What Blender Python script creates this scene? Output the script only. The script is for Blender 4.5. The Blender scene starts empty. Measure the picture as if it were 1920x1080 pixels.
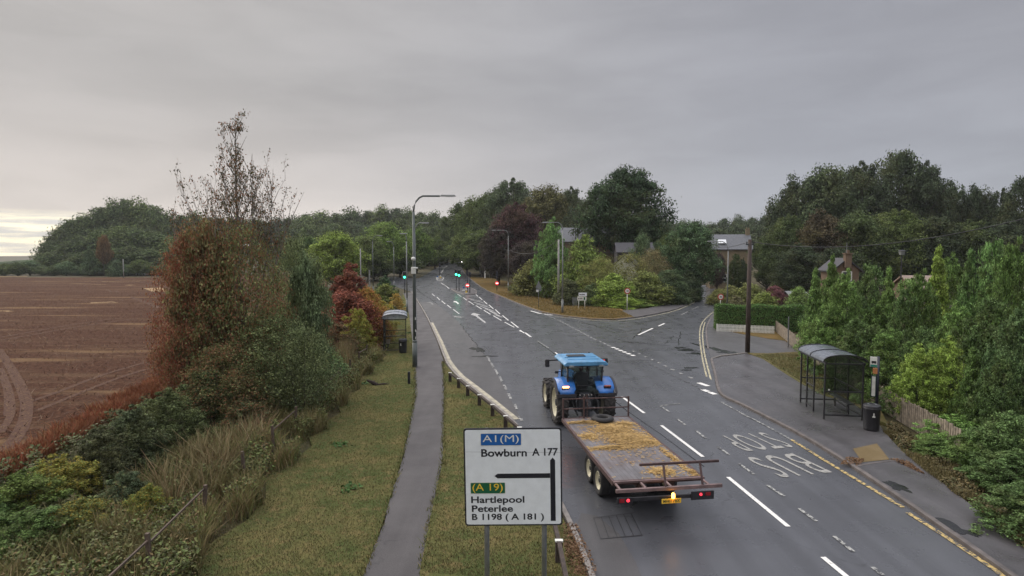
import bpy, bmesh, math, random
import numpy as np
from mathutils import Vector, Matrix
from mathutils.geometry import delaunay_2d_cdt
random.seed(7); RS = np.random.RandomState(11)
C = bpy.context.scene.collection
sc = bpy.context.scene
R = math.radians
# ------------------------------------------------------------ camera
FPX, HOR, H = 1100.0, 478.0, 7.0
PITCH = math.atan((540-HOR)/FPX)
cam = bpy.data.cameras.new('camera'); cam.sensor_width = 36; cam.lens = 36*FPX/1920
cam.clip_end = 5000; cam.clip_start = .1
camo = bpy.data.objects.new('camera', cam); C.objects.link(camo)
camo.location = (0, 0, H); camo.rotation_euler = (math.pi/2-PITCH, 0, 0); sc.camera = camo
# ------------------------------------------------------------ sky and light
sc.view_settings.view_transform = 'Standard'; sc.view_settings.look = 'None'
sc.view_settings.exposure = 0.35; sc.view_settings.gamma = 1.0
SUN_AZ, SUN_EL = -46.0, 30.0            # azimuth from +Y, negative = left
W = bpy.data.worlds.new('World'); sc.world = W; W.use_nodes = True
def build_world():
    nt = W.node_tree; N = nt.nodes; L = nt.links
    for n in list(N): N.remove(n)
    def nd(t, **k):
        n = N.new(t)
        for a, b in k.items(): setattr(n, a, b)
        return n
    def link(a, b): L.new(a, b)
    def mth(op, a, b=None, c=None, clamp=False):
        n = nd('ShaderNodeMath', operation=op, use_clamp=clamp)
        for i, x in enumerate((a, b, c)):
            if x is None: continue
            if isinstance(x, (int, float)): n.inputs[i].default_value = x
            else: link(x, n.inputs[i])
        return n.outputs[0]
    def mrange(v, a, b, c=0., d=1.):
        n = nd('ShaderNodeMapRange', interpolation_type='SMOOTHSTEP')
        link(v, n.inputs['Value'])
        for k, x in (('From Min', a), ('From Max', b), ('To Min', c), ('To Max', d)): n.inputs[k].default_value = x
        return n.outputs[0]
    def mix(f, a, b):
        n = nd('ShaderNodeMix', data_type='RGBA')
        if isinstance(f, float): n.inputs[0].default_value = f
        else: link(f, n.inputs[0])
        for i, x in ((6, a), (7, b)):
            if isinstance(x, tuple): n.inputs[i].default_value = (*x, 1)
            else: link(x, n.inputs[i])
        return n.outputs[2]
    tc = nd('ShaderNodeTexCoord'); sep = nd('ShaderNodeSeparateXYZ'); link(tc.outputs['Generated'], sep.inputs[0])
    x, y, z = sep.outputs
    az = mth('ARCTAN2', x, y)                                  # radians from +Y
    # soft cloud noise, stretched flat
    mp = nd('ShaderNodeMapping'); mp.inputs['Scale'].default_value = (1.1, 1.1, 5.0); link(tc.outputs['Generated'], mp.inputs[0])
    no = nd('ShaderNodeTexNoise'); no.inputs['Scale'].default_value = 1.7; no.inputs['Detail'].default_value = 5; no.inputs['Roughness'].default_value = .5
    link(mp.outputs[0], no.inputs['Vector'])
    cl = mrange(no.outputs['Fac'], .3, .72, -1., 1.)
    warm = mrange(az, .55, -.55)                               # 1 on the left
    base_hi = mix(warm, (.225, .228, .252), (.288, .276, .270))
    base_lo = mix(warm, (.245, .255, .285), (.42, .38, .355))
    low = mrange(z, .30, .0)
    col = mix(low, base_hi, base_lo)
    # pale clear band just over the trees in the middle
    bz = mrange(z, .10, .03); ba = mrange(mth('ABSOLUTE', mth('ADD', az, .22)), .55, .0)
    col = mix(mth('MULTIPLY', mth('MULTIPLY', bz, ba), .55), col, (.58, .53, .49))
    # bluish-white clear band low on the far left, with streaks
    mp2 = nd('ShaderNodeMapping'); mp2.inputs['Scale'].default_value = (3, 3, 40.0); link(tc.outputs['Generated'], mp2.inputs[0])
    n2 = nd('ShaderNodeTexNoise'); n2.inputs['Scale'].default_value = 2.2; n2.inputs['Detail'].default_value = 6; link(mp2.outputs[0], n2.inputs['Vector'])
    gl_z = mrange(mth('ADD', z, mth('MULTIPLY', n2.outputs['Fac'], .02)), .075, .055)
    gl_a = mrange(az, -.56, -.66)
    st = mrange(n2.outputs['Fac'], .42, .62)
    glow = mix(st, (.46, .45, .43), (.98, .88, .62))
    col = mix(mth('MULTIPLY', mth('MULTIPLY', gl_z, gl_a), .9), col, glow)
    # cloud modulation and bright overcast zenith (above the frame)
    mp3 = nd('ShaderNodeMapping'); mp3.inputs['Scale'].default_value = (2.2, 2.2, 9.0); mp3.inputs['Rotation'].default_value = (.12, .1, .5); link(tc.outputs['Generated'], mp3.inputs[0])
    n3 = nd('ShaderNodeTexNoise'); n3.inputs['Scale'].default_value = 2.6; n3.inputs['Detail'].default_value = 7; n3.inputs['Roughness'].default_value = .55; n3.inputs['Distortion'].default_value = .6; link(mp3.outputs[0], n3.inputs['Vector'])
    c3 = mrange(n3.outputs['Fac'], .35, .65, -1., 1.)
    mod = mth('ADD', mth('ADD', 1.0, mth('MULTIPLY', cl, .085)), mth('MULTIPLY', c3, .03))
    zen = mrange(z, .46, .8, 1.0, 4.6)
    k = mth('MULTIPLY', mod, zen)
    vm = nd('ShaderNodeVectorMath', operation='SCALE'); link(col, vm.inputs[0]); link(k, vm.inputs['Scale'])
    sky = nd('ShaderNodeTexSky', sky_type='NISHITA'); sky.sun_disc = False
    sky.sun_elevation = R(SUN_EL); sky.sun_rotation = R(SUN_AZ)
    bg1 = nd('ShaderNodeBackground'); bg1.inputs[1].default_value = 1.32; link(vm.outputs[0], bg1.inputs[0])
    bg2 = nd('ShaderNodeBackground'); bg2.inputs[1].default_value = .05; link(sky.outputs[0], bg2.inputs[0])
    mx = nd('ShaderNodeMixShader'); mx.inputs[0].default_value = .06
    link(bg1.outputs[0], mx.inputs[1]); link(bg2.outputs[0], mx.inputs[2])
    out = nd('ShaderNodeOutputWorld'); link(mx.outputs[0], out.inputs[0])
build_world()
sd = bpy.data.lights.new('sun', 'SUN'); sd.energy = 1.6; sd.angle = R(50); sd.color = (1.0, .93, .85)
so = bpy.data.objects.new('sun', sd); C.objects.link(so)
_d = Vector((math.sin(R(SUN_AZ))*math.cos(R(SUN_EL)), math.cos(R(SUN_AZ))*math.cos(R(SUN_EL)), math.sin(R(SUN_EL))))
so.rotation_euler = _d.to_track_quat('Z', 'Y').to_euler(); so.location = (0, 0, 60)
# ------------------------------------------------------------ terrain and pixel mapping (photo pixels, 1920 x 1080)
def ss(a, b, x):
    t = min(1., max(0., (x-a)/(b-a))); return t*t*(3-2*t)
def bump(x, y, cx, cy, rx, ry, h):
    d = math.hypot((x-cx)/rx, (y-cy)/ry); return h*(1-ss(0, 1, d))
def terr(x, y):
    z = 0.
    if y > 110: z += min(y-110, 260)*.035*ss(-95, -50, x)
    if y > 190:
        z += bump(x, y, -185, 330, 85, 110, 14) + bump(x, y, -95, 400, 95, 130, 20) + bump(x, y, 20, 420, 130, 120, 10)
        z += bump(x, y, 250, 480, 280, 160, 22)
    return z
def ray(u, v):
    x, zz = (u-960)/FPX, -(v-540)/FPX
    return Vector((x, math.cos(PITCH)+zz*math.sin(PITCH), -math.sin(PITCH)+zz*math.cos(PITCH)))
def G(u, v, h=0.0):
    """ground point (plus height h) seen at photo pixel u, v"""
    d = ray(u, v); z = h
    if d.z > -1e-4: d = Vector((d.x, d.y, -1e-4))
    t = (H-h)/-d.z; p = Vector((d.x*t, d.y*t, h))
    if p.y < 108: return p
    s = 100.0
    while s < 900:
        q = Vector((d.x*s, d.y*s, H+d.z*s))
        if q.z <= terr(q.x, q.y)+h: return Vector((q.x, q.y, terr(q.x, q.y)+h))
        s += .5
    return p
def AT(u, v, D):
    d = ray(u, v); t = D/d.y; return Vector((d.x*t, D, H+d.z*t))
def gz(x, y, z=0): return Vector((x, y, terr(x, y)+z))
# ------------------------------------------------------------ object helpers
def tag(o, label=None, cat=None, group=None, kind=None):
    if label: o['label'] = label
    if cat: o['category'] = cat
    if group: o['group'] = group
    if kind: o['kind'] = kind
    return o
def link(name, me, mats=None, parent=None, smooth=False):
    o = bpy.data.objects.new(name, me); C.objects.link(o)
    if mats is not None and not me.materials:
        for m in (mats if isinstance(mats, (list, tuple)) else [mats]): me.materials.append(m)
    if parent: o.parent = parent
    if smooth:
        for p in me.polygons: p.use_smooth = True
    return o
def thing(name, loc, rz, label, cat, group=None, sc_=1):
    o = bpy.data.objects.new(name, None); C.objects.link(o)
    o.location = loc; o.rotation_euler = (0, 0, rz); o.scale = (sc_,)*3 if isinstance(sc_, (int, float)) else sc_
    o.empty_display_size = .3
    return tag(o, label, cat, group)
def np_mesh(name, V, F):
    V = np.asarray(V, dtype=np.float32); F = np.asarray(F, dtype=np.int32)
    me = bpy.data.meshes.new(name); k = F.shape[1]
    me.vertices.add(len(V)); me.vertices.foreach_set('co', V.ravel())
    me.loops.add(F.size); me.loops.foreach_set('vertex_index', F.ravel())
    me.polygons.add(len(F)); me.polygons.foreach_set('loop_start', np.arange(0, F.size, k, dtype=np.int32))
    me.update(calc_edges=True); return me
class MB:
    def __init__(s): s.v = []; s.f = []; s.m = []; s.mi = 0
    def add(s, vs, fs, M=None):
        n = len(s.v)
        for p in vs:
            p = Vector(p); s.v.append(tuple(M @ p if M is not None else p))
        for f in fs: s.f.append(tuple(i+n for i in f)); s.m.append(s.mi)
        return s
    def box(s, c, d, rot=None, taper=None):
        x, y, z = d[0]/2, d[1]/2, d[2]/2; tx, ty = taper or (1, 1)
        vs = [(-x, -y, -z), (x, -y, -z), (x, y, -z), (-x, y, -z), (-x*tx, -y*ty, z), (x*tx, -y*ty, z), (x*tx, y*ty, z), (-x*tx, y*ty, z)]
        M = Matrix.Translation(c)
        if rot is not None: M = M @ (rot if isinstance(rot, Matrix) else Matrix.Rotation(rot, 4, 'Z'))
        return s.add(vs, [(0, 3, 2, 1), (4, 5, 6, 7), (0, 1, 5, 4), (1, 2, 6, 5), (2, 3, 7, 6), (3, 0, 4, 7)], M)
    def tube(s, pts, r, n=8, cap=True):
        pts = [Vector(p) for p in pts]; rs = r if isinstance(r, (list, tuple)) else [r]*len(pts)
        ref = Vector((0, 0, 1)); vs = []; fs = []
        for i, p in enumerate(pts):
            t = (pts[min(i+1, len(pts)-1)]-pts[max(i-1, 0)]).normalized()
            a = t.cross(ref if abs(t.z) < .95 else Vector((1, 0, 0))).normalized(); b = t.cross(a)
            for k in range(n):
                w = 2*math.pi*k/n; vs.append(p+(a*math.cos(w)+b*math.sin(w))*rs[i])
        for i in range(len(pts)-1):
            for k in range(n):
                k2 = (k+1) % n; fs.append((i*n+k, i*n+k2, (i+1)*n+k2, (i+1)*n+k))
        if cap: fs.append(tuple(range(n))[::-1]); fs.append(tuple(range((len(pts)-1)*n, len(pts)*n)))
        return s.add(vs, fs)
    def bar(s, a, b, w, h):
        """rectangular bar from a to b, width w (sideways) and height h"""
        a, b = Vector(a), Vector(b); t = (b-a).normalized()
        sd_ = t.cross(Vector((0, 0, 1)))
        sd_ = sd_.normalized() if sd_.length > 1e-3 else Vector((1, 0, 0)); up = sd_.cross(t)
        vs = [p+sd_*(i*w/2)+up*(j*h/2) for p in (a, b) for i, j in ((-1, -1), (1, -1), (1, 1), (-1, 1))]
        return s.add(vs, [(3, 2, 1, 0), (4, 5, 6, 7), (0, 1, 5, 4), (1, 2, 6, 5), (2, 3, 7, 6), (3, 0, 4, 7)])
    def lathe(s, prof, n=24, M=None):
        """profile of (radius, height) turned round Z"""
        vs = []; fs = []
        for r, z in prof:
            for k in range(n):
                w = 2*math.pi*k/n; vs.append((r*math.cos(w), r*math.sin(w), z))
        for i in range(len(prof)-1):
            for k in range(n):
                k2 = (k+1) % n; fs.append((i*n+k, i*n+k2, (i+1)*n+k2, (i+1)*n+k))
        return s.add(vs, fs, M)
    def prism(s, poly, a, b, M=None):
        """2-D polygon (x, z) pushed along y from a to b"""
        n = len(poly); vs = [(x, a, z) for x, z in poly]+[(x, b, z) for x, z in poly]
        fs = [tuple(range(n)), tuple(range(n, 2*n))[::-1]]+[(i, i+n, (i+1) % n+n, (i+1) % n) for i in range(n)]
        return s.add(vs, fs, M)
    def mesh(s, name):
        me = bpy.data.meshes.new(name); me.from_pydata(s.v, [], s.f)
        if any(s.m): me.polygons.foreach_set('material_index', s.m)
        bm = bmesh.new(); bm.from_mesh(me); bmesh.ops.recalc_face_normals(bm, faces=bm.faces); bm.to_mesh(me); bm.free()
        me.update(); return me
    def build(s, name, mats, parent=None, bevel=0, smooth=False, seg=2):
        o = link(name, s.mesh(name), mats, parent, smooth)
        if bevel:
            b = o.modifiers.new('bevel', 'BEVEL'); b.width = bevel; b.segments = seg; b.limit_method = 'ANGLE'; b.angle_limit = R(40)
        return o
def kids(o): return [c for c in bpy.data.objects if c.parent == o]
def copy_tree(o, kidmap=None):
    c = o.copy(); C.objects.link(c)
    for ch in list(o.children):
        d = copy_tree(ch); d.parent = c
    return c
def Rz(a): return Matrix.Rotation(a, 4, 'Z')
def Rx(a): return Matrix.Rotation(a, 4, 'X')
def Ry(a): return Matrix.Rotation(a, 4, 'Y')
# ------------------------------------------------------------ materials
MATS = {}
class NT:
    def __init__(s, name):
        m = bpy.data.materials.new(name); m.use_nodes = True; s.m = m; s.t = m.node_tree; s.N = s.t.nodes; s.L = s.t.links
        s.p = s.N['Principled BSDF']; s.out = s.N['Material Output']
    def nd(s, t, **k):
        n = s.N.new(t)
        for a, b in k.items(): setattr(n, a, b)
        return n
    def coord(s, which='Object', scale=(1, 1, 1), rot=(0, 0, 0)):
        tc = s.nd('ShaderNodeTexCoord'); mp = s.nd('ShaderNodeMapping')
        mp.inputs['Scale'].default_value = scale; mp.inputs['Rotation'].default_value = rot
        s.L.new(tc.outputs[which], mp.inputs[0]); return mp.outputs[0]
    def noise(s, vec, scale, detail=4, rough=.55, dist=0.):
        n = s.nd('ShaderNodeTexNoise'); n.inputs['Scale'].default_value = scale; n.inputs['Detail'].default_value = detail
        n.inputs['Roughness'].default_value = rough; n.inputs['Distortion'].default_value = dist
        s.L.new(vec, n.inputs['Vector']); return n.outputs['Fac']
    def mr(s, v, a, b, c=0., d=1.):
        n = s.nd('ShaderNodeMapRange'); s.L.new(v, n.inputs['Value'])
        for k, x in (('From Min', a), ('From Max', b), ('To Min', c), ('To Max', d)): n.inputs[k].default_value = x
        return n.outputs[0]
    def mix(s, f, a, b, bt='MIX'):
        n = s.nd('ShaderNodeMix', data_type='RGBA', blend_type=bt)
        if isinstance(f, (int, float)): n.inputs[0].default_value = f
        else: s.L.new(f, n.inputs[0])
        for i, x in ((6, a), (7, b)):
            if isinstance(x, tuple): n.inputs[i].default_value = (*x, 1)
            else: s.L.new(x, n.inputs[i])
        return n.outputs[2]
    def math(s, op, a, b):
        n = s.nd('ShaderNodeMath', operation=op)
        for i, x in ((0, a), (1, b)):
            if isinstance(x, (int, float)): n.inputs[i].default_value = x
            else: s.L.new(x, n.inputs[i])
        return n.outputs[0]
    def set(s, k, v):
        if isinstance(v, tuple) and len(v) == 3: s.p.inputs[k].default_value = (*v, 1)
        elif isinstance(v, (int, float)): s.p.inputs[k].default_value = v
        else: s.L.new(v, s.p.inputs[k])
        return s
    def bump(s, h, st, dist=.02):
        n = s.nd('ShaderNodeBump'); n.inputs['Strength'].default_value = st; n.inputs['Distance'].default_value = dist
        s.L.new(h, n.inputs['Height']); s.L.new(n.outputs[0], s.p.inputs['Normal']); return s
def plain(name, c, rough=.5, metal=0., var=.25, scale=6., bump_=0., spec=.5, coat=0.):
    if name in MATS: return MATS[name]
    t = NT(name); v = t.coord(); n = t.noise(v, scale, 5)
    c2 = tuple(x*(1-var) for x in c); c3 = tuple(min(1, x*(1+var)) for x in c)
    t.set('Base Color', t.mix(t.mr(n, .3, .7), c2, c3)); t.set('Roughness', t.mr(n, .2, .8, max(.03, rough-.1), min(1, rough+.1)))
    t.set('Metallic', float(metal)); t.set('Specular IOR Level', float(spec)); t.set('Coat Weight', float(coat))
    if bump_: t.bump(t.noise(v, scale*6, 3), bump_, .01)
    MATS[name] = t.m; return t.m
def glowm(name, c, st):
    if name in MATS: return MATS[name]
    t = NT(name); t.set('Base Color', tuple(x*.5 for x in c)); t.set('Emission Color', c); t.set('Emission Strength', float(st)); MATS[name] = t.m; return t.m
def leafm(name='leaf', spread=.7, alt=None, altf=.0):
    """foliage: the colour comes from the object's own colour, every leaf a little different"""
    if name in MATS: return MATS[name]
    t = NT(name); oi = t.nd('ShaderNodeObjectInfo'); g = t.nd('ShaderNodeNewGeometry'); r = g.outputs['Random Per Island']
    sc1 = t.nd('ShaderNodeVectorMath', operation='SCALE'); t.L.new(oi.outputs['Color'], sc1.inputs[0]); t.L.new(t.mr(r, 0, 1, 1-spread, 1+spread), sc1.inputs['Scale'])
    v = t.coord('Object'); n = t.noise(v, 3.0, 2)
    c = t.mix(t.mr(n, .45, .75, 0, .45), sc1.outputs[0], (.16, .15, .05), 'MIX')
    n2 = t.noise(v, 13.0, 3, .6); sc2 = t.nd('ShaderNodeVectorMath', operation='SCALE'); t.L.new(c, sc2.inputs[0]); t.L.new(t.mr(n2, .32, .68, .42, 1.55), sc2.inputs['Scale']); c = sc2.outputs[0]
    if alt:
        r2 = t.math('FRACT', t.math('MULTIPLY', r, 37.7), 0.)
        c = t.mix(t.mr(r2, 1-altf, 1-altf+.02), c, alt)
    t.set('Base Color', c); t.set('Roughness', .75); t.set('Specular IOR Level', .12)
    tl = t.nd('ShaderNodeBsdfTranslucent'); t.L.new(c, tl.inputs[0]); mx = t.nd('ShaderNodeMixShader'); mx.inputs[0].default_value = .30
    t.L.new(t.p.outputs[0], mx.inputs[1]); t.L.new(tl.outputs[0], mx.inputs[2]); t.L.new(mx.outputs[0], t.out.inputs[0])
    MATS[name] = t.m; return t.m
def bladem(name, cols, rough=.7):
    if name in MATS: return MATS[name]
    t = NT(name); g = t.nd('ShaderNodeNewGeometry'); r = g.outputs['Random Per Island']
    cr = t.nd('ShaderNodeValToRGB'); cr.color_ramp.interpolation = 'CONSTANT'
    e = cr.color_ramp.elements
    for i, c in enumerate(cols):
        if i < 2: el = e[i]; el.position = i/len(cols)
        else: el = e.new(i/len(cols))
        el.color = (*c, 1)
    t.L.new(r, cr.inputs[0])
    n = t.noise(t.coord(), .5, 3)
    t.set('Base Color', t.mix(t.mr(n, .3, .7), cr.outputs[0], tuple(np.mean(cols, 0)*.75))); t.set('Roughness', rough); t.set('Specular IOR Level', .25)
    MATS[name] = t.m; return t.m
def mk_asphalt(name, c=(.048, .050, .055), patch=.35, r0=.28, r1=.5, tint=None):
    t = NT(name); v = t.coord(); f = t.noise(v, 55, 2, .7); big = t.noise(v, .35, 5, .6); md = t.noise(v, 3.5, 4)
    col = t.mix(t.mr(f, .35, .68), tuple(x*.55 for x in c), tuple(x*1.6 for x in c))
    col = t.mix(t.mr(big, .35, .65, 0, patch), col, tint or tuple(x*1.5 for x in c))
    tr_ = t.noise(t.coord(scale=(1.6, .035, 1), rot=(0, 0, R(-7.7))), 1.0, 4, .6)
    col = t.mix(t.mr(tr_, .38, .62, 0, .45), col, tuple(x*.62 for x in c))
    # dark tar seams
    vo = t.nd('ShaderNodeTexVoronoi', feature='DISTANCE_TO_EDGE'); vo.inputs['Scale'].default_value = .11
    wv = t.nd('ShaderNodeVectorMath', operation='ADD'); nn = t.nd('ShaderNodeTexNoise'); nn.inputs['Scale'].default_value = .8; nn.inputs['Detail'].default_value = 6
    t.L.new(v, nn.inputs['Vector']); sc_ = t.nd('ShaderNodeVectorMath', operation='SCALE'); sc_.inputs['Scale'].default_value = 1.6
    t.L.new(nn.outputs['Color'], sc_.inputs[0]); t.L.new(v, wv.inputs[0]); t.L.new(sc_.outputs[0], wv.inputs[1]); t.L.new(wv.outputs[0], vo.inputs['Vector'])
    seam = t.mr(vo.outputs['Distance'], .0, .006, .55, 0)
    col = t.mix(t.math('MULTIPLY', seam, t.mr(md, .45, .6)), col, (.018, .018, .02))
    t.set('Base Color', col); t.set('Roughness', t.mr(t.noise(v, .8, 5), .3, .7, r0, r1)); t.set('Specular IOR Level', .5)
    t.bump(f, .35, .006); MATS[name] = t.m; return t.m
def mk_ground(name, a, b, c, s=.6, fine=30, bumpy=.6, stretch=(1, 1, 1), mid=(.42, .6)):
    t = NT(name); v = t.coord(scale=stretch); v0 = t.coord()
    n1 = t.noise(v, s, 6, .65); n2 = t.noise(v0, s*6, 5, .7); n3 = t.noise(v0, fine, 3, .7)
    col = t.mix(t.mr(n1, mid[0], mid[1]), a, b); col = t.mix(t.mr(n2, .5, .72), col, c)
    col = t.mix(t.mr(n3, .3, .7, .0, .55), col, tuple(x*.45 for x in a))
    t.set('Base Color', col); t.set('Roughness', .9); t.set('Specular IOR Level', .2); t.bump(n3, bumpy, .03); MATS[name] = t.m; return t.m
def mk_paint(name, c, worn=.5, under=(.05, .052, .057)):
    """road paint; `worn` is how much of the asphalt shows through"""
    t = NT(name); v = t.coord(); n = t.noise(v, 7, 6, .75); n2 = t.noise(v, 45, 2)
    f = t.mr(t.math('ADD', n, t.math('MULTIPLY', n2, .25)), .625-(worn-.5)*-.0+ (0.5-worn)*.35, .665+(.5-worn)*.35)
    f = t.nd('ShaderNodeClamp'); 
    a = t.math('ADD', n, t.math('MULTIPLY', n2, .3)); lo = .47+(1-worn)*.36
    t.L.new(t.mr(a, lo, lo+.05), f.inputs[0])
    t.set('Base Color', t.mix(f.outputs[0], c, under)); t.set('Roughness', .5); MATS[name] = t.m; return t.m
ASPH = mk_asphalt('asphalt', (.068, .071, .080), .55, .22, .38); ASPH2 = mk_asphalt('old_asphalt', (.062, .060, .062), .5, .35, .55)
PAVE = mk_asphalt('path_asphalt', (.060, .055, .057), .3, .6, .85)
PAVE2 = mk_asphalt('pavement_asphalt', (.064, .061, .065), .8, .2, .55)
GRASSM = mk_ground('mown_grass_ground', (.085, .105, .038), (.16, .14, .058), (.23, .165, .08), .45, 28, .8)
DRYG = mk_ground('dry_grass_ground', (.14, .098, .042), (.19, .125, .05), (.10, .10, .036), .3, 25, .6)
EARTH = mk_ground('rough_ground', (.06, .058, .03), (.09, .07, .035), (.12, .1, .04), .25, 12, .8)
def mk_field():
    t = NT('field_soil'); rot = (0, 0, R(0))
    v = t.coord(scale=(.10, 1, 1)); v0 = t.coord(); v2 = t.coord(scale=(.04, .35, 1))
    row = t.noise(v, .9, 6, .7); f = t.noise(v0, 4.2, 5, .75); f2 = t.noise(v0, 1.3, 5, .7); big = t.noise(v2, .9, 5, .6)
    col = t.mix(t.mr(f, .35, .65), (.030, .015, .011), (.118, .058, .036))
    col = t.mix(t.mr(row, .50, .64, 0, .6), col, (.13, .082, .05))
    col = t.mix(t.mr(big, .58, .66, 0, .5), col, (.26, .17, .09))
    col = t.mix(t.mr(f2, .57, .66, 0, .5), col, (.19, .12, .08))
    t.set('Base Color', col); t.set('Roughness', .9); t.set('Specular IOR Level', .2); t.bump(f, 1.0, .12); MATS['field_soil'] = t.m; return t.m
FIELD = mk_field()
KERB = plain('kerb_stone', (.20, .18, .165), .6, var=.4, scale=3, bump_=.3)
DKERB = plain('dark_kerb_stone', (.11, .095, .09), .6, var=.4, scale=3, bump_=.3)
LKERB = plain('concrete_channel', (.36, .33, .25), .7, var=.35, scale=2.5, bump_=.3)
WHITE = mk_paint('road_paint_white', (.72, .71, .68), .18); WORN = mk_paint('worn_road_paint', (.38, .38, .36), .6)
VWORN = mk_paint('faded_road_paint', (.42, .42, .40), .85)
YELL = mk_paint('road_paint_yellow', (.48, .35, .13), .52); YELLP = mk_paint('pale_yellow_paint', (.50, .45, .29), .5)
PUDDLE = plain('dark_wet_patch', (.012, .012, .014), .16, var=.4, scale=3)
DARKM = plain('black_frame_metal', (.018, .017, .02), .35, .0, coat=.3)
GALV = plain('galvanised_steel', (.20, .21, .22), .45, .6, var=.15)
LAMPG = plain('lamp_column_paint', (.085, .10, .095), .5, var=.3, scale=2)
LAMPL = plain('pale_lamp_column_paint', (.17, .18, .175), .5, var=.25, scale=2)
PLASW = plain('white_sign_face', (.72, .76, .80), .35, var=.06)
PLASK = plain('black_sign_face', (.012, .013, .022), .4, var=.1)
BLUEF = plain('blue_sign_face', (.006, .10, .36), .4, var=.1)
GREENF = plain('green_sign_face', (.006, .10, .045), .4, var=.1)
YELF = plain('yellow_sign_face', (.75, .50, .05), .4, var=.1)
REDF = plain('red_sign_face', (.42, .02, .02), .4, var=.1)
WHITEP = plain('white_paint', (.66, .66, .62), .5, var=.15)
BLACKP = plain('black_plastic', (.02, .02, .024), .45, var=.3, bump_=.1)
WOODP = plain('weathered_pole_wood', (.055, .038, .032), .8, var=.45, scale=4, bump_=.5)
WOODL = plain('pale_pole_wood', (.27, .27, .25), .8, var=.25, scale=4, bump_=.4)
WOODF = plain('fence_board_wood', (.24, .20, .155), .8, var=.5, scale=5, bump_=.5)
WOODD = plain('dark_rail_wood', (.05, .036, .03), .8, var=.4, scale=5, bump_=.5)
WOODR = plain('old_fence_wood', (.085, .06, .045), .85, var=.45, scale=5, bump_=.5)
BARK = plain('bark', (.075, .060, .048), .9, var=.4, scale=8, bump_=.5)
LEAF = leafm(); LEAFR = leafm('leaf_mixed_red', .6, (.24, .075, .048), .35); LEAFY = leafm('leaf_mixed_yellow', .6, (.34, .27, .06), .4)
LEAFB = leafm('leaf_mixed_brown', .6, (.26, .13, .07), .35)
def mk_glass(name, c=(.5, .56, .56), a=.25, rough=.05):
    t = NT(name); tr = t.nd('ShaderNodeBsdfTransparent'); tr.inputs[0].default_value = (*c, 1)
    gl = t.nd('ShaderNodeBsdfGlossy'); gl.inputs['Roughness'].default_value = rough; gl.inputs[0].default_value = (.8, .8, .8, 1)
    m = t.nd('ShaderNodeMixShader'); m.inputs[0].default_value = a
    t.L.new(tr.outputs[0], m.inputs[1]); t.L.new(gl.outputs[0], m.inputs[2]); t.L.new(m.outputs[0], t.out.inputs[0]); MATS[name] = t.m; return t.m
GLASS = mk_glass('clear_glazing', (.82, .84, .83), .07); SMOKED = mk_glass('smoked_glazing', (.34, .34, .37), .10, .15); CABG = mk_glass('cab_glazing', (.42, .5, .47), .12)
ROOFG = plain('roof_glazing', (.30, .33, .38), .3, spec=.8); ROOFG.node_tree.nodes['Principled BSDF'].inputs['Alpha'].default_value = .85
ROOFD = plain('tinted_roof_glazing', (.12, .135, .16), .2, spec=.7)
# ------------------------------------------------------------ ground sheets
def sheet(name, pts, mat, z, skirt=0., step=6., label=None):
    P = [Vector((p[0], p[1])) for p in pts]
    # finer outline where the land rises
    Q = []
    for i, p in enumerate(P):
        q = P[(i+1) % len(P)]; Q.append(p)
        if max(p.y, q.y) > 105:
            k = int((q-p).length//step)
            for j in range(1, k+1): Q.append(p.lerp(q, j/(k+1)))
    n = len(Q); edges = [(i, (i+1) % n) for i in range(n)]
    ys = [p.y for p in Q]; xs = [p.x for p in Q]; pts2 = list(Q)
    if max(ys) > 105:
        y = math.ceil(max(105, min(ys))/step)*step
        while y < max(ys):
            x = math.ceil(min(xs)/step)*step
            while x < max(xs):
                pts2.append(Vector((x+.013, y+.017))); x += step
            y += step
    vo, eo, fo = delaunay_2d_cdt(pts2, edges, [], 1, 1e-5)[:3]
    vs = [(p.x, p.y, terr(p.x, p.y)+z) for p in vo]; fs = [tuple(f) for f in fo]
    if skirt:
        b = len(vs)
        ring = [(p.x, p.y, terr(p.x, p.y)+z) for p in Q]; vs += ring+[(a, c, d-skirt) for a, c, d in ring]
        fs += [(b+i, b+(i+1) % n, b+n+(i+1) % n, b+n+i) for i in range(n)]
    me = bpy.data.meshes.new(name); me.from_pydata(vs, [], fs)
    bm = bmesh.new(); bm.from_mesh(me); bmesh.ops.recalc_face_normals(bm, faces=bm.faces)
    up = sum(f.normal.z*f.calc_area() for f in bm.faces)
    for f in bm.faces:
        if abs(f.normal.z) > .5 and f.normal.z < 0: f.normal_flip()
    bm.to_mesh(me); bm.free(); o = link(name, me, mat); o['kind'] = 'structure'; return o
def px(pts, h=0.): return [G(u, v, h) for u, v in pts]
def resample(pts, step):
    P = [Vector(p) for p in pts]; out = [P[0]]
    for a, b in zip(P, P[1:]):
        k = max(1, int((b-a).length/step))
        out += [a.lerp(b, (j+1)/k) for j in range(k)]
    return out
def smoothl(pts, it=2):
    P = [Vector(p) for p in pts]
    for _ in range(it):
        Q = [P[0]]
        for a, b in zip(P, P[1:]): Q += [a.lerp(b, .25), a.lerp(b, .75)]
        Q.append(P[-1]); P = Q
    return P
def offs(pts, d):
    """shift a ground polyline sideways (to the right of travel)"""
    out = []
    for i, p in enumerate(pts):
        t = Vector(pts[min(i+1, len(pts)-1)])-Vector(pts[max(i-1, 0)]); t.z = 0; t.normalize()
        out.append(Vector((p[0]+t.y*d, p[1]-t.x*d, 0)))
    return out
ZC = [0]
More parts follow.
